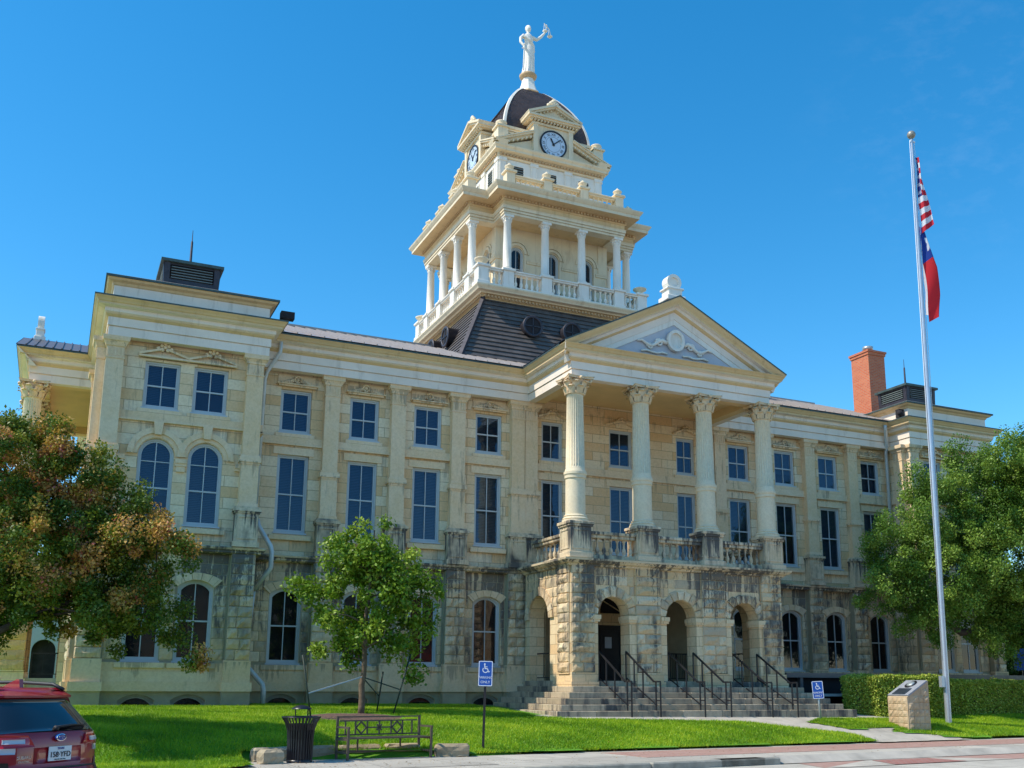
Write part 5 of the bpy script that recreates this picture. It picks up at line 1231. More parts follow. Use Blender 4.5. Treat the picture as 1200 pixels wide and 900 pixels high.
# ------------------------------------------------------------------ trees and hedges
def leaves(clumps,per,size,seed,spread,tipcol=None,flat=.0):
    """clumps: (x,y,z,r,tone) -> rhombic leaves gathered in clumps"""
    g=np.random.default_rng(seed); C=np.repeat(np.array([c[:3] for c in clumps]),per,0); R=np.repeat(np.array([c[3] for c in clumps]),per); T=np.repeat(np.array([c[4] for c in clumps]),per)
    n=len(C); d=g.normal(size=(n,3)); d/=np.linalg.norm(d,axis=1)[:,None]; rad=R*g.random(n)**.45*spread
    P=C+d*rad[:,None]; 
    a=g.normal(size=(n,3)); a[:,2]-=.25; a/=np.linalg.norm(a,axis=1)[:,None]
    nn=g.normal(size=(n,3))+d*.8+np.array([0,0,.7]); b=np.cross(nn,a); b/=np.linalg.norm(b,axis=1)[:,None]+1e-9
    L=size*(.65+.7*g.random(n)); w=L*.30; c=np.cross(a,b)*(L*.08)[:,None]
    V=np.stack([P,P+a*(L*.5)[:,None]+b*w[:,None]+c,P+a*L[:,None],P+a*(L*.5)[:,None]-b*w[:,None]+c],1).reshape(-1,3)
    F=np.arange(4*n).reshape(n,4); rnd=np.clip(T+g.normal(size=n)*.10,0.01,.99)
    return V,F,rnd
def make_clumps(blobs,dens,rr,seed,top=None,shell=.5):
    g=np.random.default_rng(seed); out=[]; zt=max(b[2]+b[3] for b in blobs); zb=min(b[2]-b[3] for b in blobs)
    for x,y,z,r in blobs:
        m=max(3,int(dens*r**2.4))
        for _ in range(m):
            d=g.normal(size=3); d/=np.linalg.norm(d); q=r*(shell+(1-shell)*g.random()**.6)*g.uniform(.75,1.08); p=(x+d[0]*q,y+d[1]*q*1.0,z+d[2]*q*.92)
            out.append((*p,rr*g.uniform(.55,1.25),g.uniform(.1,.9),d[2]))
    return out
def limbs(base,trunks,clumps,r0,seed,nb=60,sag=.0,mid=None):
    """tapered trunk(s), boughs and twigs in one mesh"""
    g=random.Random(seed); mb=MB(); B=Vector(base)
    nodes=[]
    for pts,ra,rb in trunks:
        n=len(pts); P=[Vector(p) for p in pts]; fine=[]
        for i in range(n-1):
            for k in range(4): t=k/4; fine.append(P[i].lerp(P[i+1],t)+Vector((g.uniform(-1,1),g.uniform(-1,1),0))*ra*.25)
        fine.append(P[-1]); fine[0]=P[0]; m=len(fine); mb.tube([tuple(p) for p in fine],[ra+(rb-ra)*i/(m-1) for i in range(m)],10)
        nodes+=[(fine[i],ra+(rb-ra)*i/(m-1)) for i in range(m//3,m)]
    cl=g.sample(clumps,min(nb,len(clumps)))
    for c in cl:
        c=Vector(c[:3]); nd,r=min(nodes,key=lambda q:(q[0]-c).length+ (2.0 if q[0].z>c.z-.05 else 0)); a=nd; b=c; m_=a.lerp(b,.5)+Vector((g.uniform(-.12,.12),g.uniform(-.12,.12),.12))*(a-b).length
        r1=min(r*.55,.012+.022*(a-b).length); pts=[a,a.lerp(m_,.5)+Vector((0,0,.02)),m_,m_.lerp(b,.6),b]; mb.tube([tuple(p) for p in pts],[r1,r1*.8,r1*.6,r1*.4,.006],6)
        nodes.append((m_,r1*.6))
    return mb
def tree(name,label,base,blobs,trunks,r0,dens,rr,per,size,mat,bark,seed,spread=1.,nb=60,tone=None,group=None,cat='tree',shell=.5):
    t=thing(name,label,cat,base,0,group); cl=make_clumps(blobs,dens,rr,seed,shell=shell)
    if tone: cl=[(*c[:4],tone(c,random.random()),c[5]) for c in cl]
    mb=limbs(base,trunks,cl,r0,seed,nb); mb.v=[(a-base[0],b-base[1],c-base[2]) for a,b,c in mb.v]; mb.build('trunk',M[bark],t)
    V,F,r=leaves(cl,per,size,seed,spread); V-=np.array(base); np_obj('crown',V,F,r,[M[mat]],t); return t
MY=[(-18.95, 23.22, 5.8, 1.59), (-17.87, 23.15, 5.43, 1.34), (-16.95, 22.49, 4.95, 1.09), (-16.1, 22.23, 4.35, 0.88), (-18.3, 22.66, 4.01, 1.54), (-17.16, 22.47, 3.53, 1.21), (-16.19, 22.52, 3.32, 0.85), (-15.55, 22.34, 2.8, 0.46), (-15.13, 22.28, 2.2, 0.21), (-20.16, 23.95, 5.1, 1.94),(-20.0,23.4,3.3,1.1), (-19.86, 24.17, 3.55, 1.59), (-15.56, 21.68, 4.23, 0.35), (-18.73, 22.88, 6.84, 0.62), (-17.66, 22.46, 6.5, 0.56), (-16.73, 22.95, 2.54, 0.44)]
YT=[(-10.33, 26.08, 5.37, 0.86), (-10.96, 26.47, 4.93, 0.91), (-9.71, 25.94, 4.71, 0.95), (-11.55, 26.98, 3.93, 0.77), (-10.35, 26.44, 3.82, 1.36), (-9.29, 25.93, 3.94, 0.77), (-10.56, 26.78, 2.82, 0.82), (-9.48, 26.26, 2.87, 0.68), (-11.54, 27.3, 2.55, 0.32), (-9.06, 26.27, 1.99, 0.25), (-11.98, 27.13, 4.14, 0.36), (-8.86, 25.88, 3.27, 0.36)]
OK=[(8.47, 26.11, 6.42, 1.53), (8.02, 26.65, 4.98, 1.12), (10.2, 26.12, 7.75, 1.51), (11.9, 25.67, 8.74, 1.53), (12.83, 24.62, 8.95, 1.96), (9.9, 25.71, 5.28, 1.82), (12.26, 25.51, 6.28, 2.42), (13.26, 25.49, 4.37, 1.51), (9.2, 26.27, 4.27, 0.88), (11.92, 26.18, 4.06, 1.03), (8.29, 27.36, 6.26, 0.72), (9.7, 26.12, 8.78, 0.79), (14.42, 24.43, 6.59, 3.32), (10.58, 25.53, 9.53, 0.66), (7.35, 27.03, 4.69, 0.35),(8.9,26.6,3.75,.5),(10.2,26.3,3.7,.7),(11.6,26.0,3.5,.8),(13.0,25.6,3.6,1.1),(14.2,25.0,3.8,1.3), (14.2, 23.99, 8.95, 2.72)]
def tmy(c,r): # seed heads on the outer, upper clumps
    return random.uniform(.68,.90) if (c[5]>-.3 and r<.58) or r<.14 else random.uniform(.08,.5)
bx=(-20.4,23.6,.5)
tree('crape_myrtle','large crape myrtle with green and orange-pink crown at the far left beside the red car',bx,MY,[([bx,(-20.2,23.4,1.6),(-19.2,23.1,3.0),(-18.4,22.9,4.8)],.13,.04),([bx,(-20.0,23.5,1.8),(-18.6,22.9,2.8),(-16.8,22.6,3.6),(-16.0,22.4,3.9)],.11,.03),([bx,(-20.5,23.8,2),(-20.3,23.9,4.4)],.12,.04)],.14,32,.29,290,.070,'leaf_myrtle','barkdark',3,1.0,110,tmy)
by=(-10.47,26.17,.86)
tree('young_tree','slender young tree with an airy green crown staked on the lawn behind the bench',by,YT,[([by,(-10.45,26.2,1.9),(-10.4,26.25,3.2),(-10.35,26.2,4.6),(-10.3,26.15,5.7)],.095,.02)],.1,26,.27,105,.11,'leaf_young','bark',5,1.05,120)
bo=(15.4,25.9,.9)
tree('live_oak','broad dense dark green oak at the right edge behind the flagpole',bo,OK,[([bo,(15.2,25.9,2.4),(14.4,25.6,3.6),(12.6,25.8,3.75),(11.0,26.2,3.55),(9.6,26.4,4.3)],.34,.06),([(15.2,25.9,2.2),(14.6,25.2,4.5),(13.5,24.9,7.5)],.25,.06)],.3,15,.42,340,.080,'leaf_oak','barkdark',9,1.0,90)
# second tree mass farther right and a few trees beyond the building
for i,(x,y,h,r,l) in enumerate(((25.,36,6.,3.2,'bushy tree beyond the right end of the courthouse'),(-34.,52,7.,3.5,'round tree far behind at the left'),(-29.,72,7.,3.,'distant tree behind the white arcaded building'),(40.,52,8.,4.,'far tree beyond the bushy tree on the right'))):
    bl=[(x,y,h*.62,r),(x+r*.5,y+.3,h*.5,r*.75),(x-r*.5,y,h*.55,r*.75),(x,y,h*.85,r*.6)]
    tree('background_tree',l,(x,y,.5),bl,[([(x,y,.5),(x+.1,y,h*.3),(x,y,h*.6)],.22,.08)],.2,3,.7,120,.24,'leaf_far','barkdark',20+i,1.1,20,group='trees beyond the courthouse')
# hedges: clipped volumes of small leaves over a twiggy core
def hedge(name,label,P,z1,seed,n):
    g=np.random.default_rng(seed); xs=[p[0] for p in P]; ys=[p[1] for p in P]; cx,cy=sum(xs)/len(P),sum(ys)/len(P)
    t=thing(name,label,'hedge',(cx,cy,.6)); per=[(P[i],P[(i+1)%len(P)]) for i in range(len(P))]; Ls=np.array([math.dist(a,b) for a,b in per]); per_n=g.choice(len(per),n,p=Ls/Ls.sum()); V0=[];
    u=g.random(n); A=np.array([p[0] for p in per])[per_n]; Bq=np.array([p[1] for p in per])[per_n]; XY=A+(Bq-A)*u[:,None]; Z=g.uniform(.55,z1,n)
    wav=np.sin(XY[:,0]*3.1)*.03+np.sin(XY[:,1]*4.3+Z*3)*.03
    dirn=(np.array([cx,cy])-XY); dirn/=np.linalg.norm(dirn,axis=1)[:,None]; XY=XY+dirn*(g.random(n)**2*.16+wav)[:,None]
    ok=inpoly(XY[:,0],XY[:,1],P)|(g.random(n)<.6)
    side=np.stack([XY[:,0],XY[:,1],Z],1)[ok]
    m=int(n*.8); X=g.uniform(min(xs),max(xs),m*2); Y=g.uniform(min(ys),max(ys),m*2); k=inpoly(X,Y,P); X,Y=X[k],Y[k]; top=np.stack([X,Y,z1-g.random(len(X))**2*.12+.03*np.sin(X*4)+.03*np.sin(Y*5+X)],1)
    Pn=np.concatenate([side,top]); cl=[(p[0],p[1],p[2],.06,.5) for p in Pn]
    V,F,r=leaves(cl,2,.065,seed,1.0); r=np.clip(.5+g.normal(size=len(r))*.25,0,1); V-=np.array((cx,cy,.6)); np_obj('foliage',V,F,r,[M['leaf_hedge']],t)
    mb=MB(Tr(-cx,-cy,-.6)); q=[(cx+(x-cx)*.9 if abs(x-cx)<1.5 else x-math.copysign(.15,x-cx),y-math.copysign(.15,y-cy)) for x,y in P]; mb.extr(q,.5,z1-.13); mb.build('twigs',M['barkdark'],t)
hedge('hedge','bright clipped hedge block with sunlit side, beside the memorial stone',[(5.8,26.3),(6.3,25.6),(7.95,25.0),(8.9,25.1),(9.2,27.2),(6.3,27.2)],1.98,31,26000)
hedge('hedge','long low clipped hedge with shaded front running right behind the flagpole',[(9.0,25.6),(18.5,26.6),(18.5,28.0),(9.0,27.1)],1.86,32,30000)
hedge('hedge','second hedge set farther back at the right edge of the lawn',[(14.5,28.2),(24,29.4),(24,30.5),(14.5,29.2)],2.02,33,14000)
# mulch ring and stakes of the young tree
mb=MB(); k=40; ring=[]
for i in range(k):
    a=2*PI*i/k; q=1.12+random.uniform(-.05,.05); x,y=-10.9+q*1.15*math.cos(a),25.2+q*math.sin(a); ring.append((x,y,TZ(x,y)+.035))
c=(-10.9,25.2,TZ(-10.9,25.2)+.07); R2=[((a+c[0])/2,(b+c[1])/2,(z+c[2])/2+.02+random.uniform(-.012,.012)) for a,b,z in ring]
mb.add([c]+R2+ring,[(0,1+i,1+(i+1)%k) for i in range(k)]+[(1+i,1+k+i,1+k+(i+1)%k,1+(i+1)%k) for i in range(k)],sm=True); tag(mb.build('mulch',M['mulch']),kind='stuff')
for i,(p,q,l) in enumerate((((-12.05,24.7,.72),(-12.35,24.75,2.35),'steel tree stake leaning outward left of the young tree'),((-9.75,25.9,.8),(-9.3,25.8,2.45),'rightmost steel tree stake, leaning to the right of the young tree'),((-9.95,26.6,.85),(-9.85,26.4,2.0),'steel tree stake just right of the trunk of the young tree'))):
    t=thing('tree_stake',l,'stake',p,0,'stakes of the young tree'); d=(q[0]-p[0],q[1]-p[1],q[2]-p[2])
    mb=MB(); mb.tube([(0,0,-.1),d],.022,5); mb.build('post',M['stake'],t)
    mb=MB(); e=Vector(by)+Vector((0,0,1.0))-Vector(p); s0=Vector(d)*.45; mb.bar(tuple(s0),tuple(e),.012,.03); mb.build('strap',M['strap'] if i==0 else M['stake'],t)
# ------------------------------------------------------------------ grass blades
def blades(name,P,n,seed,xr=None):
    g=np.random.default_rng(seed); xs=[p[0] for p in P]; ys=[p[1] for p in P]; x0,x1=xr or (min(xs),max(xs)); X=g.uniform(x0,x1,n*2); Y=g.uniform(min(ys),max(ys),n*2)
    k=inpoly(X,Y,P)&(((X+10.9)/1.25)**2+((Y-25.2)/1.1)**2>1)&~((X>-17.3)&(X<-12.7)&(Y>29.2)); X,Y=X[k][:n],Y[k][:n]; n=len(X); Z=LZ(X,Y)
    a=g.uniform(0,PI,n); h=g.uniform(.035,.085,n); w=g.uniform(.006,.012,n); lean=g.normal(size=(n,2))*.03
    ca,sa=np.cos(a)*w,np.sin(a)*w
    V=np.stack([np.stack([X-ca,Y-sa,Z],1),np.stack([X+ca,Y+sa,Z],1),np.stack([X+lean[:,0],Y+lean[:,1],Z+h],1)],1).reshape(-1,3); F=np.arange(3*n).reshape(n,3)
    patch=.46+.22*np.sin(X*1.3+np.sin(Y*2.1)*1.5)+.15*np.sin(X*5.1+Y*3.7)*np.sin(Y*2.3-X)+.15*(np.sin(X*.7+Y*1.9)>.75)
    return tag(np_obj(name,V,F,np.clip(patch+g.normal(size=n)*.22,0,1),[M['grass']]),kind='stuff')
g=np.random.default_rng(77); n_=900; X=np.concatenate([g.normal(-13.5,2.2,n_//2),g.uniform(-18,9,n_//2)]); Y=np.concatenate([g.uniform(18.5,25,n_//2),22.2+.093*X[n_//2:]+g.uniform(-3.2,1.5,n_//2)]); Z=np.where(Y>22.2+.093*X,LZ(X,Y)+.03,.17)
V,F,r=leaves([(a,b_,c_,.01,.5) for a,b_,c_ in zip(X,Y,Z)],1,.055,78,1.); V[:,2]=np.repeat(Z,4)+.005+.015*g.random(4*n_); tag(np_obj('leaf_litter',V,F,np.clip(g.random(len(F)),0,1),[M['litter']]),kind='stuff')
blades('grass',L1,330000,41,(-19.5,4)); blades('grass',L2,14000,42); blades('grass',L3,120000,43,(4.5,17))
# ------------------------------------------------------------------ car
CL=(-17.60,13.45,0.); hd=math.atan2(.707,-.707)
car=thing('parked_car','dark red crossover seen from behind, parked nose-in at the lower left corner','car',CL,hd,)
def carpaint():
    m,nt,b=new('dark_red_car_paint'); n=N(nt); b.inputs['Base Color'].default_value=(.33,.002,.012,1); b.inputs['Roughness'].default_value=.4; b.inputs['Metallic'].default_value=.1
    b.inputs['Coat Weight'].default_value=.8; b.inputs['Coat Roughness'].default_value=.03; return m
M['car']=carpaint(); M['cladding']=simple('black_plastic_cladding',(.018,.018,.02),.55)
M['tyre']=simple('tyre_rubber',(.015,.015,.015),.85); M['rim']=simple('alloy_rim',(.4,.4,.42),.3,metal=.9)
def mk(name,col,rough=.1,coat=1,metal=0):
    m,nt,b=new(name); b.inputs['Base Color'].default_value=col+(1,); b.inputs['Roughness'].default_value=rough; b.inputs['Coat Weight'].default_value=coat; b.inputs['Metallic'].default_value=metal; return m
M['carglass']=mk('dark_car_glass',(.008,.009,.012),.03); M['redlens']=mk('red_lamp_lens',(.55,.008,.015)); M['clearlens']=mk('clear_lamp_lens',(.62,.60,.62),.15); M['chrome']=mk('chrome',(.75,.76,.8),.12,0,1.); M['badge']=mk('dark_blue_badge',(.01,.05,.3))
M['plate']=mk('white_plate',(.75,.77,.78),.4,0); M['platetext']=mk('plate_print',(.02,.02,.03),.5,0); M['platered']=mk('plate_blue_print',(.02,.04,.28),.5,0)
def lerp_tab(t,tab):
    for (a,va),(b,vb) in zip(tab,tab[1:]):
        if t<=b: u=(t-a)/(b-a); u=max(0,min(1,u)); return va+(vb-va)*u
    return tab[-1][1]
HW=[(.22,.80),(.35,.86),(.55,.895),(.75,.90),(.95,.885),(1.08,.86),(1.20,.80),(1.40,.70),(1.50,.645),(1.56,.58)]
RZ=[(.22,.16),(.33,.05),(.42,.0),(.60,-.01),(.66,.015),(.70,.05),(.85,.055),(1.0,.065),(1.08,.09),(1.13,.13),(1.30,.27),(1.42,.38),(1.50,.46),(1.56,.56)]
def S(v,z,off=0.): # v in -1..1 across, z height -> point on the tail
    w=lerp_tab(z,HW); r=lerp_tab(z,RZ); x=r+.30*abs(v)**5+.05*v*v; return (x-off,-w*v,z)   # v>0 is the car's right side
def patch(name,v0,v1,z0,z1,off,mat,nv=10,nz=5,th=.012,f=None,parent=None):
    mb=MB(); P=[];
    for j in range(nz+1):
        for i in range(nv+1):
            z=z0+(z1-z0)*j/nz; v=v0+(v1-v0)*i/nv
            if f: v,z=f(i/nv,j/nz)
            P.append(S(v,z,off))
    n=len(P); P+= [(x+th+off,y*(1-.004),z) for x,y,z in P]; w=nv+1
    fs=[(j*w+i,j*w+i+1,(j+1)*w+i+1,(j+1)*w+i) for j in range(nz) for i in range(nv)]
    bd=[i for i in range(w)]+[j*w+nv for j in range(1,nz+1)]+[nz*w+i for i in range(nv-1,-1,-1)]+[j*w for j in range(nz-1,0,-1)]
    for a,b in zip(bd,bd[1:]+bd[:1]): fs.append((a,b,b+n,a+n))
    mb.add(P,fs,sm=False); me=mb.build(name,M[mat],parent or car); 
    for p in me.data.polygons: p.use_smooth=len(p.vertices)==4 and p.index<nv*nz
    return me
# body shell: tail, flanks, roof and nose lofted along the length
zs_=[.22,.28,.35,.42,.50,.60,.66,.70,.78,.86,.95,1.02,1.08,1.13,1.20,1.30,1.40,1.47,1.52,1.56]
Lc=4.05
def sec(x,v,z):
    """flank point at station x for height z (side s=sign v)"""
    taper=1-.16*max(0,(x-3.2)/.85)**2; top=lerp_tab(x,[(0,1.56),(.56,1.56),(1.8,1.60),(2.35,1.56),(3.05,1.10),(3.2,1.04),(3.9,.86),(4.05,.60)])
    zz=.22+(z-.22)*(top-.22)/(1.56-.22) if z>.9 or top<1.3 else z
    w=lerp_tab(z,HW); return (x,-w*taper*v,min(zz,top))
mb=MB(); st=[.62,1.0,1.4,1.8,2.2,2.5,2.8,3.05,3.2,3.5,3.8,3.95,4.05]
nv=24; vv=[-1+2*i/nv for i in range(nv+1)]
P=[S(v,z) for z in zs_ for v in vv]; w=nv+1
mb.add(P,[(j*w+i,j*w+i+1,(j+1)*w+i+1,(j+1)*w+i) for j in range(len(zs_)-1) for i in range(nv)],sm=True)
for s in(-1,1):
    P=[]
    for z in zs_:
        P.append(S(s,z)); P+= [sec(x,s,z) for x in st if 1]
    w2=len(st)+1; mb.add(P,[(j*w2+i,j*w2+i+1,(j+1)*w2+i+1,(j+1)*w2+i) for j in range(len(zs_)-1) for i in range(w2-1)],sm=True)
P=[]
for v in vv: P.append(S(v,1.56)); P+=[(q[0],q[1],q[2]+.035*(1-v*v)) for q in (sec(x,v,1.56) for x in st)]
mb.add(P,[(j*w2+i,j*w2+i+1,(j+1)*w2+i+1,(j+1)*w2+i) for j in range(nv) for i in range(w2-1)],sm=True)
P=[sec(4.05,v,z) for z in zs_ for v in vv]; mb.add(P,[(j*w+i,j*w+i+1,(j+1)*w+i+1,(j+1)*w+i) for j in range(len(zs_)-1) for i in range(nv)],sm=True)
mb.box(.1,4.0,-.75,.75,.2,.24)
mb.build('body',[M['car']],car)
rw=patch('rear_window',-.86,.86,1.135,1.43,.012,'carglass',16,8,f=lambda a,b:((-.93+1.86*a)*(1-.02*b),1.115+.335*b-.035*abs(2*a-1)**3*(1-b)))
patch('glass_surround',-.98,.98,1.10,1.47,.004,'cladding',16,8)
# spoiler, wiper, roof rails, fin
mb=MB(); P=[]
mb.add([(x,y,z) for y in(-.57,-.48,0,.48,.57) for x,z in((.36+.14*(abs(y)/.57)**2,1.485),(.36+.14*(abs(y)/.57)**2,1.51),(.75,1.60),(.75,1.555))],[(i*4+k,i*4+(k+1)%4,(i+1)*4+(k+1)%4,(i+1)*4+k) for i in range(4) for k in range(4)]+[(0,1,2,3),(19,18,17,16)],sm=False); mb.build('spoiler',[M['car']],car)
mb=MB(); mb.tube([S(-.05,1.145,.03),S(.3,1.17,.035),S(.62,1.165,.035)],[.018,.012,.008],6); mb.tube([S(.0,1.13,.03),S(-.05,1.145,.035)],.03,6); mb.build('rear_wiper',M['cladding'],car)
for s in(-1,1):
    mb=MB(); mb.tube([(.62,s*.56,1.58),(.80,s*.565,1.64),(1.4,s*.57,1.665),(2.1,s*.57,1.655),(2.35,s*.57,1.60)],.022,8); mb.build('roof_rail',M['cladding'],car)
mb=MB(); mb.prism([(.72,1.60),(1.0,1.605),(.78,1.70),(.74,1.70)],-.03,.03); mb.build('roof_antenna',[M['car']],car)
for s in(-1,1):
    f=(lambda s:(lambda a,b:(s*(.44+.60*a*(1 if b<2 else 1)+.0)*1.0 if 0 else s*(.46+.54*a+ (.10*(b-.5) if a<.05 else 0)), .945+.125*b+.03*a*(b-.5))))(s)
    L=patch('tail_light',0,1,0,1,.022,'redlens',10,4,f=f)
    f2=(lambda s:(lambda a,b:(s*(.56+.25*a), .982+.05*b)))(s); patch('lens',0,1,0,1,.027,'clearlens',8,3,f=f2,parent=L)
    f3=(lambda s:(lambda a,b:(s*(.66+.28*a), .87+.065*b)))(s); patch('reverse_lens',0,1,0,1,.016,'clearlens',6,3,f=f3,parent=L)
    f4=(lambda s:(lambda a,b:(s*(.62+.40*a*(1-.5*b)+.10*b), .40+.38*b)))(s); patch('bumper_corner',0,1,0,1,.006,'cladding',8,5,f=f4)
patch('lower_valance',-.98,.98,.24,.44,.008,'cladding',16,3)
patch('bumper_edge',-.80,.80,.685,.705,.006,'cladding',14,1)
patch('plate_recess',-.40,.40,.75,.93,.003,'car',8,3); 
mb=MB(); mb.box(.03,.04,-.17,.17,.775,.935); T=Matrix(((0,0,-1,.026),(-1,0,0,0),(0,1,0,0),(0,0,0,1)))
mb.T=T; mb.ring([(-.165,.78-.0),(.165,.78),(.165,.93),(-.165,.93)],[(-.157,.788),(.157,.788),(.157,.922),(-.157,.922)],0,0,1) if 0 else None
text(mb,'158\u00b7YFD',.088,Tr(0,.842,.002),1); text(mb,'TEXAS',.035,Tr(0,.912,.002),2); text(mb,'THE LONE STAR STATE',.016,Tr(0,.789,.002),1)
mb.T=Matrix.Identity(4); mb.build('licence_plate',[M['plate'],M['platetext'],M['platered']],car)
mb=MB(T@Tr(0,0,-.03)); n=24; mb.T=mb.T@Tr(0,1.035,0.01)
E_=[(.075*math.cos(2*PI*i/n),.042*math.sin(2*PI*i/n)) for i in range(n)]; mb.extr(E_,-.01,.012,0)
mb.T=mb.T@Tr(0,0,.0125)
mb.add([(x,y,0) for x,y in E_]+[(x*.86,y*.82,.003) for x,y in E_],[(i,(i+1)%n,n+(i+1)%n,n+i) for i in range(n)],1)
for x,y,r in((-.035,.008,.014),(.0,.016,.008),(.022,.014,.008),(.042,.006,.008),(.012,-.010,.008),(.034,-.014,.008)):
    mb.poly([(x+(r if k%2==0 else r*.4)*math.cos(k*PI/4),y+(r if k%2==0 else r*.4)*math.sin(k*PI/4),.004) for k in range(8)],1)
mb.build('badge',[M['badge'],M['chrome']],car)
mb=MB(T@Tr(0,0,.0)); text(mb,'SUBARU',.052,Tr(-.50,.83,-.028),0,.004); text(mb,'CROSSTREK',.030,Tr(-.50,.785,-.028),0,.003); mb.build('lettering',M['chrome'],car)
for x in(.72,3.35):
    for s in(-1,1):
        wh=MB(Tr(x,s*.82,.34)@Rx(PI/2)); wh.lathe(0,0,[(.20,-.11),(.31,-.11),(.34,-.08),(.34,.08),(.31,.11),(.20,.11)],32); W_=wh.build('wheel',M['tyre'],car)
        wh=MB(Tr(x,s*.82,.34)@Rx(PI/2)); wh.lathe(0,0,[(.215,-.105),(.215,.105)],24,cap=False)
        for k in range(5): a=2*PI*k/5; wh.bar((0,0,-s*-.07),(.21*math.cos(a),.21*math.sin(a),s*-.09),.05,.03)
        wh.lathe(0,0,[(.05,-.1),(.05,.1)],12); wh.build('rim',M['rim'],W_)
        ar=MB(); A=[math.radians(a) for a in range(-10,191,10)]; 
        for a0,a1 in zip(A,A[1:]): ar.prism([(x+.46*math.cos(a0),.36+.42*math.sin(a0)),(x+.46*math.cos(a1),.36+.42*math.sin(a1)),(x+.36*math.cos(a1),.36+.34*math.sin(a1)),(x+.36*math.cos(a0),.36+.34*math.sin(a0))],min(s*.84,s*.915),max(s*.84,s*.915))
        ar.build('wheel_arch',M['cladding'],car)
for s in(-1,1):
    mb=MB(); P=[(.75,1.16),(2.95,1.12),(2.35,1.47),(.95,1.48)]; mb.add([(x,s*(lerp_tab(z,HW)+.006),z) for x,z in P],[(0,1,2,3)]); mb.build('side_window',M['carglass'],car)
# ------------------------------------------------------------------ buildings beyond
bg=thing('arcaded_building','pale pink building with tall dark arched openings, far behind the left porch','building',(-18.,62,.5))
M['pink']=simple('pale_pink_render',(.58,.50,.50),.8,var=.04)
mb=MB(); ops=[(x,.60,.9,2.9,.60) for x in (-9.7,-7.8,-5.9,-4.0,-2.1,-.2,1.7,3.6,5.5,7.4)]
holed_wall(mb,-13,12,.0,6.6,ops,.5); mb.box(-13,12,.6,8,6.4,6.6); mb.box(-13.3,12.3,-.3,8,6.6,7.1); mb.box(-13,-12.8,.0,8,0,6.5); mb.box(11.8,12,.0,8,0,6.5); mb.build('wall',M['pink'],bg)
mb=MB(); mb.box(-12.8,11.8,.52,.6,.0,6.4); mb.build('dark_openings',M['void'],bg)
mb=MB(); mb.box(-13,12,-.2,.05,-.3,.75); mb.build('base',M['pink'],bg)
b2=thing('building','tan two storey building across the side street beyond the right trees','building',(44,70,0)); M['tan']=simple('tan_render',(.5,.40,.27),.85)
mb=MB(); ops=[(x,.6,z,z+1.8,0) for x in(-8,-5,-2,1,4,7) for z in(1,5)]; holed_wall(mb,-10,10,0,8.5,ops,.2); mb.box(-10,10,.3,12,0,8.3); mb.box(-10.3,10.3,-.3,12,8.5,8.9); mb.build('wall',M['tan'],b2)
for x in(-8,-5,-2,1,4,7):
    for z in(1,5): mb=MB(); mb.box(x-.6,x+.6,.15,.2,z,z+1.8); mb.build('window',M['carglass'],b2)
for i,(x,w_,h,c,l) in enumerate(((-24,22,13.,'brick','red brick storefront building facing the courthouse, reflected in its windows'),(-2,20,12.,'tan','tan storefront facing the courthouse, reflected in its windows'),(20,22,13.5,'brick','taller red brick storefront facing the courthouse, reflected in its windows'))):
    t=thing('storefront_building',l,'building',(x,-26,0),PI)
    mb=MB(); ops=[(q,.55,4.8,6.6,0) for q in(-8,-5,-2,1,4,7)]+[(q,1.2,.5,3.2,0) for q in(-7,-3,1,5)]; holed_wall(mb,-w_/2,w_/2,0,h,ops,.25); mb.box(-w_/2,w_/2,.3,14,0,h-.3); mb.box(-w_/2-.1,w_/2+.1,-.3,.4,h,h+.4); mb.box(-w_/2,w_/2,-1.8,0,3.4,3.5); mb.build('wall',M['chimney'] if c=='brick' else M['tan'],t)
sg=thing('street_sign','small blue sign on a post at the far right edge beyond the hedge','sign',(19.6,31.0,.9),-.6); mb=MB(); mb.bbox(-.35,.35,-.02,.02,1.5,2.4,.01); mb.build('plate',M['signblue'],sg); mb=MB(); mb.bar((0,.03,0),(0,.03,2.4),.06); mb.build('post',M['iron'],sg)
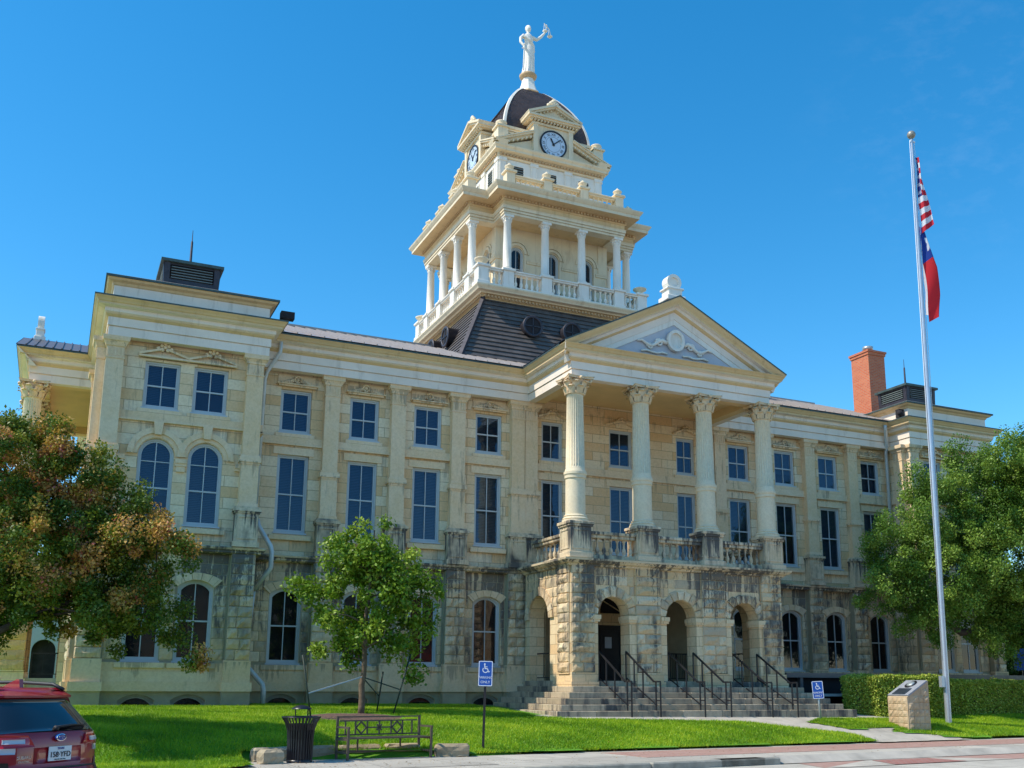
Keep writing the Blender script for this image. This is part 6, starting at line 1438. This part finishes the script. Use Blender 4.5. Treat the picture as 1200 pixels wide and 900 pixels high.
# ------------------------------------------------------------------ light and camera
sd=Vector((.80,-.09,-1.0)).normalized(); L=bpy.data.lights.new('sun','SUN'); L.energy=SUN; L.angle=math.radians(.53); L.color=(1.,.93,.80)
so=bpy.data.objects.new('sun',L); COL.objects.link(so); so.rotation_euler=sd.to_track_quat('-Z','Y').to_euler(); so.location=(-20,10,40)
w=bpy.data.worlds.new('World'); scene.world=w; w.use_nodes=True; nt=w.node_tree; nt.nodes.clear(); n=N(nt)
sk=n('TexSky'); sk.sky_type='NISHITA'; sk.sun_disc=False; sk.sun_elevation=math.asin(-sd.z); sk.sun_rotation=math.atan2(-sd.x,-sd.y)
sk.air_density=1.0; sk.dust_density=SKYD[0]; sk.ozone_density=SKYD[1]; sk.altitude=300
hs=n('HueSaturation',{'Color':sk.outputs[0],'Hue':.490,'Saturation':SAT,'Value':1.06}); gv=n('TexCoord').outputs['Generated']; cd=Vector((.42*1.0+.906*.455,.887-.42*.455,.60)).normalized()
dt=n('VectorMath',{0:gv,1:tuple(cd)},operation='DOT_PRODUCT').outputs['Value']; wisp=n.math('MULTIPLY',n.ramp(dt,[(.990,0.),(.999,1.)]),n.ramp(n.noise(n.map(gv,(4,9,16)),3.,6,.65),[(.48,0.),(.72,1.)]))
cl_=n.mix(n.math('MULTIPLY',wisp,.035),hs.outputs[0],(5.,5.6,6.4)); bgn=n('Background',{'Color':cl_,'Strength':SKY}); o=n('OutputWorld',{0:bgn.outputs[0]})
cam=bpy.data.cameras.new('camera'); co=bpy.data.objects.new('camera',cam); COL.objects.link(co); scene.camera=co
cam.sensor_width=36; cam.lens=1191.786/1200*36; cam.shift_x=(600-623.2955)/1200; cam.shift_y=(553.1501-450)/1200; cam.clip_end=2000; cam.clip_start=.1
r=(0.90635555,-0.42248616,0.00500513); dn=(0.0914311,0.18455341,-0.97856037); fw=(0.4125045,0.88738125,0.20589938)
co.matrix_world=Matrix(((r[0],-dn[0],-fw[0],-17.8284),(r[1],-dn[1],-fw[1],0),(r[2],-dn[2],-fw[2],1.65),(0,0,0,1)))
scene.render.engine='CYCLES'; scene.view_settings.view_transform='Standard'; scene.view_settings.look='None'; scene.view_settings.exposure=EXPO; scene.view_settings.gamma=1
scene.cycles.max_bounces=6; scene.cycles.diffuse_bounces=3; scene.cycles.glossy_bounces=3; scene.cycles.transparent_max_bounces=8; scene.cycles.transmission_bounces=2; scene.cycles.use_denoising=True
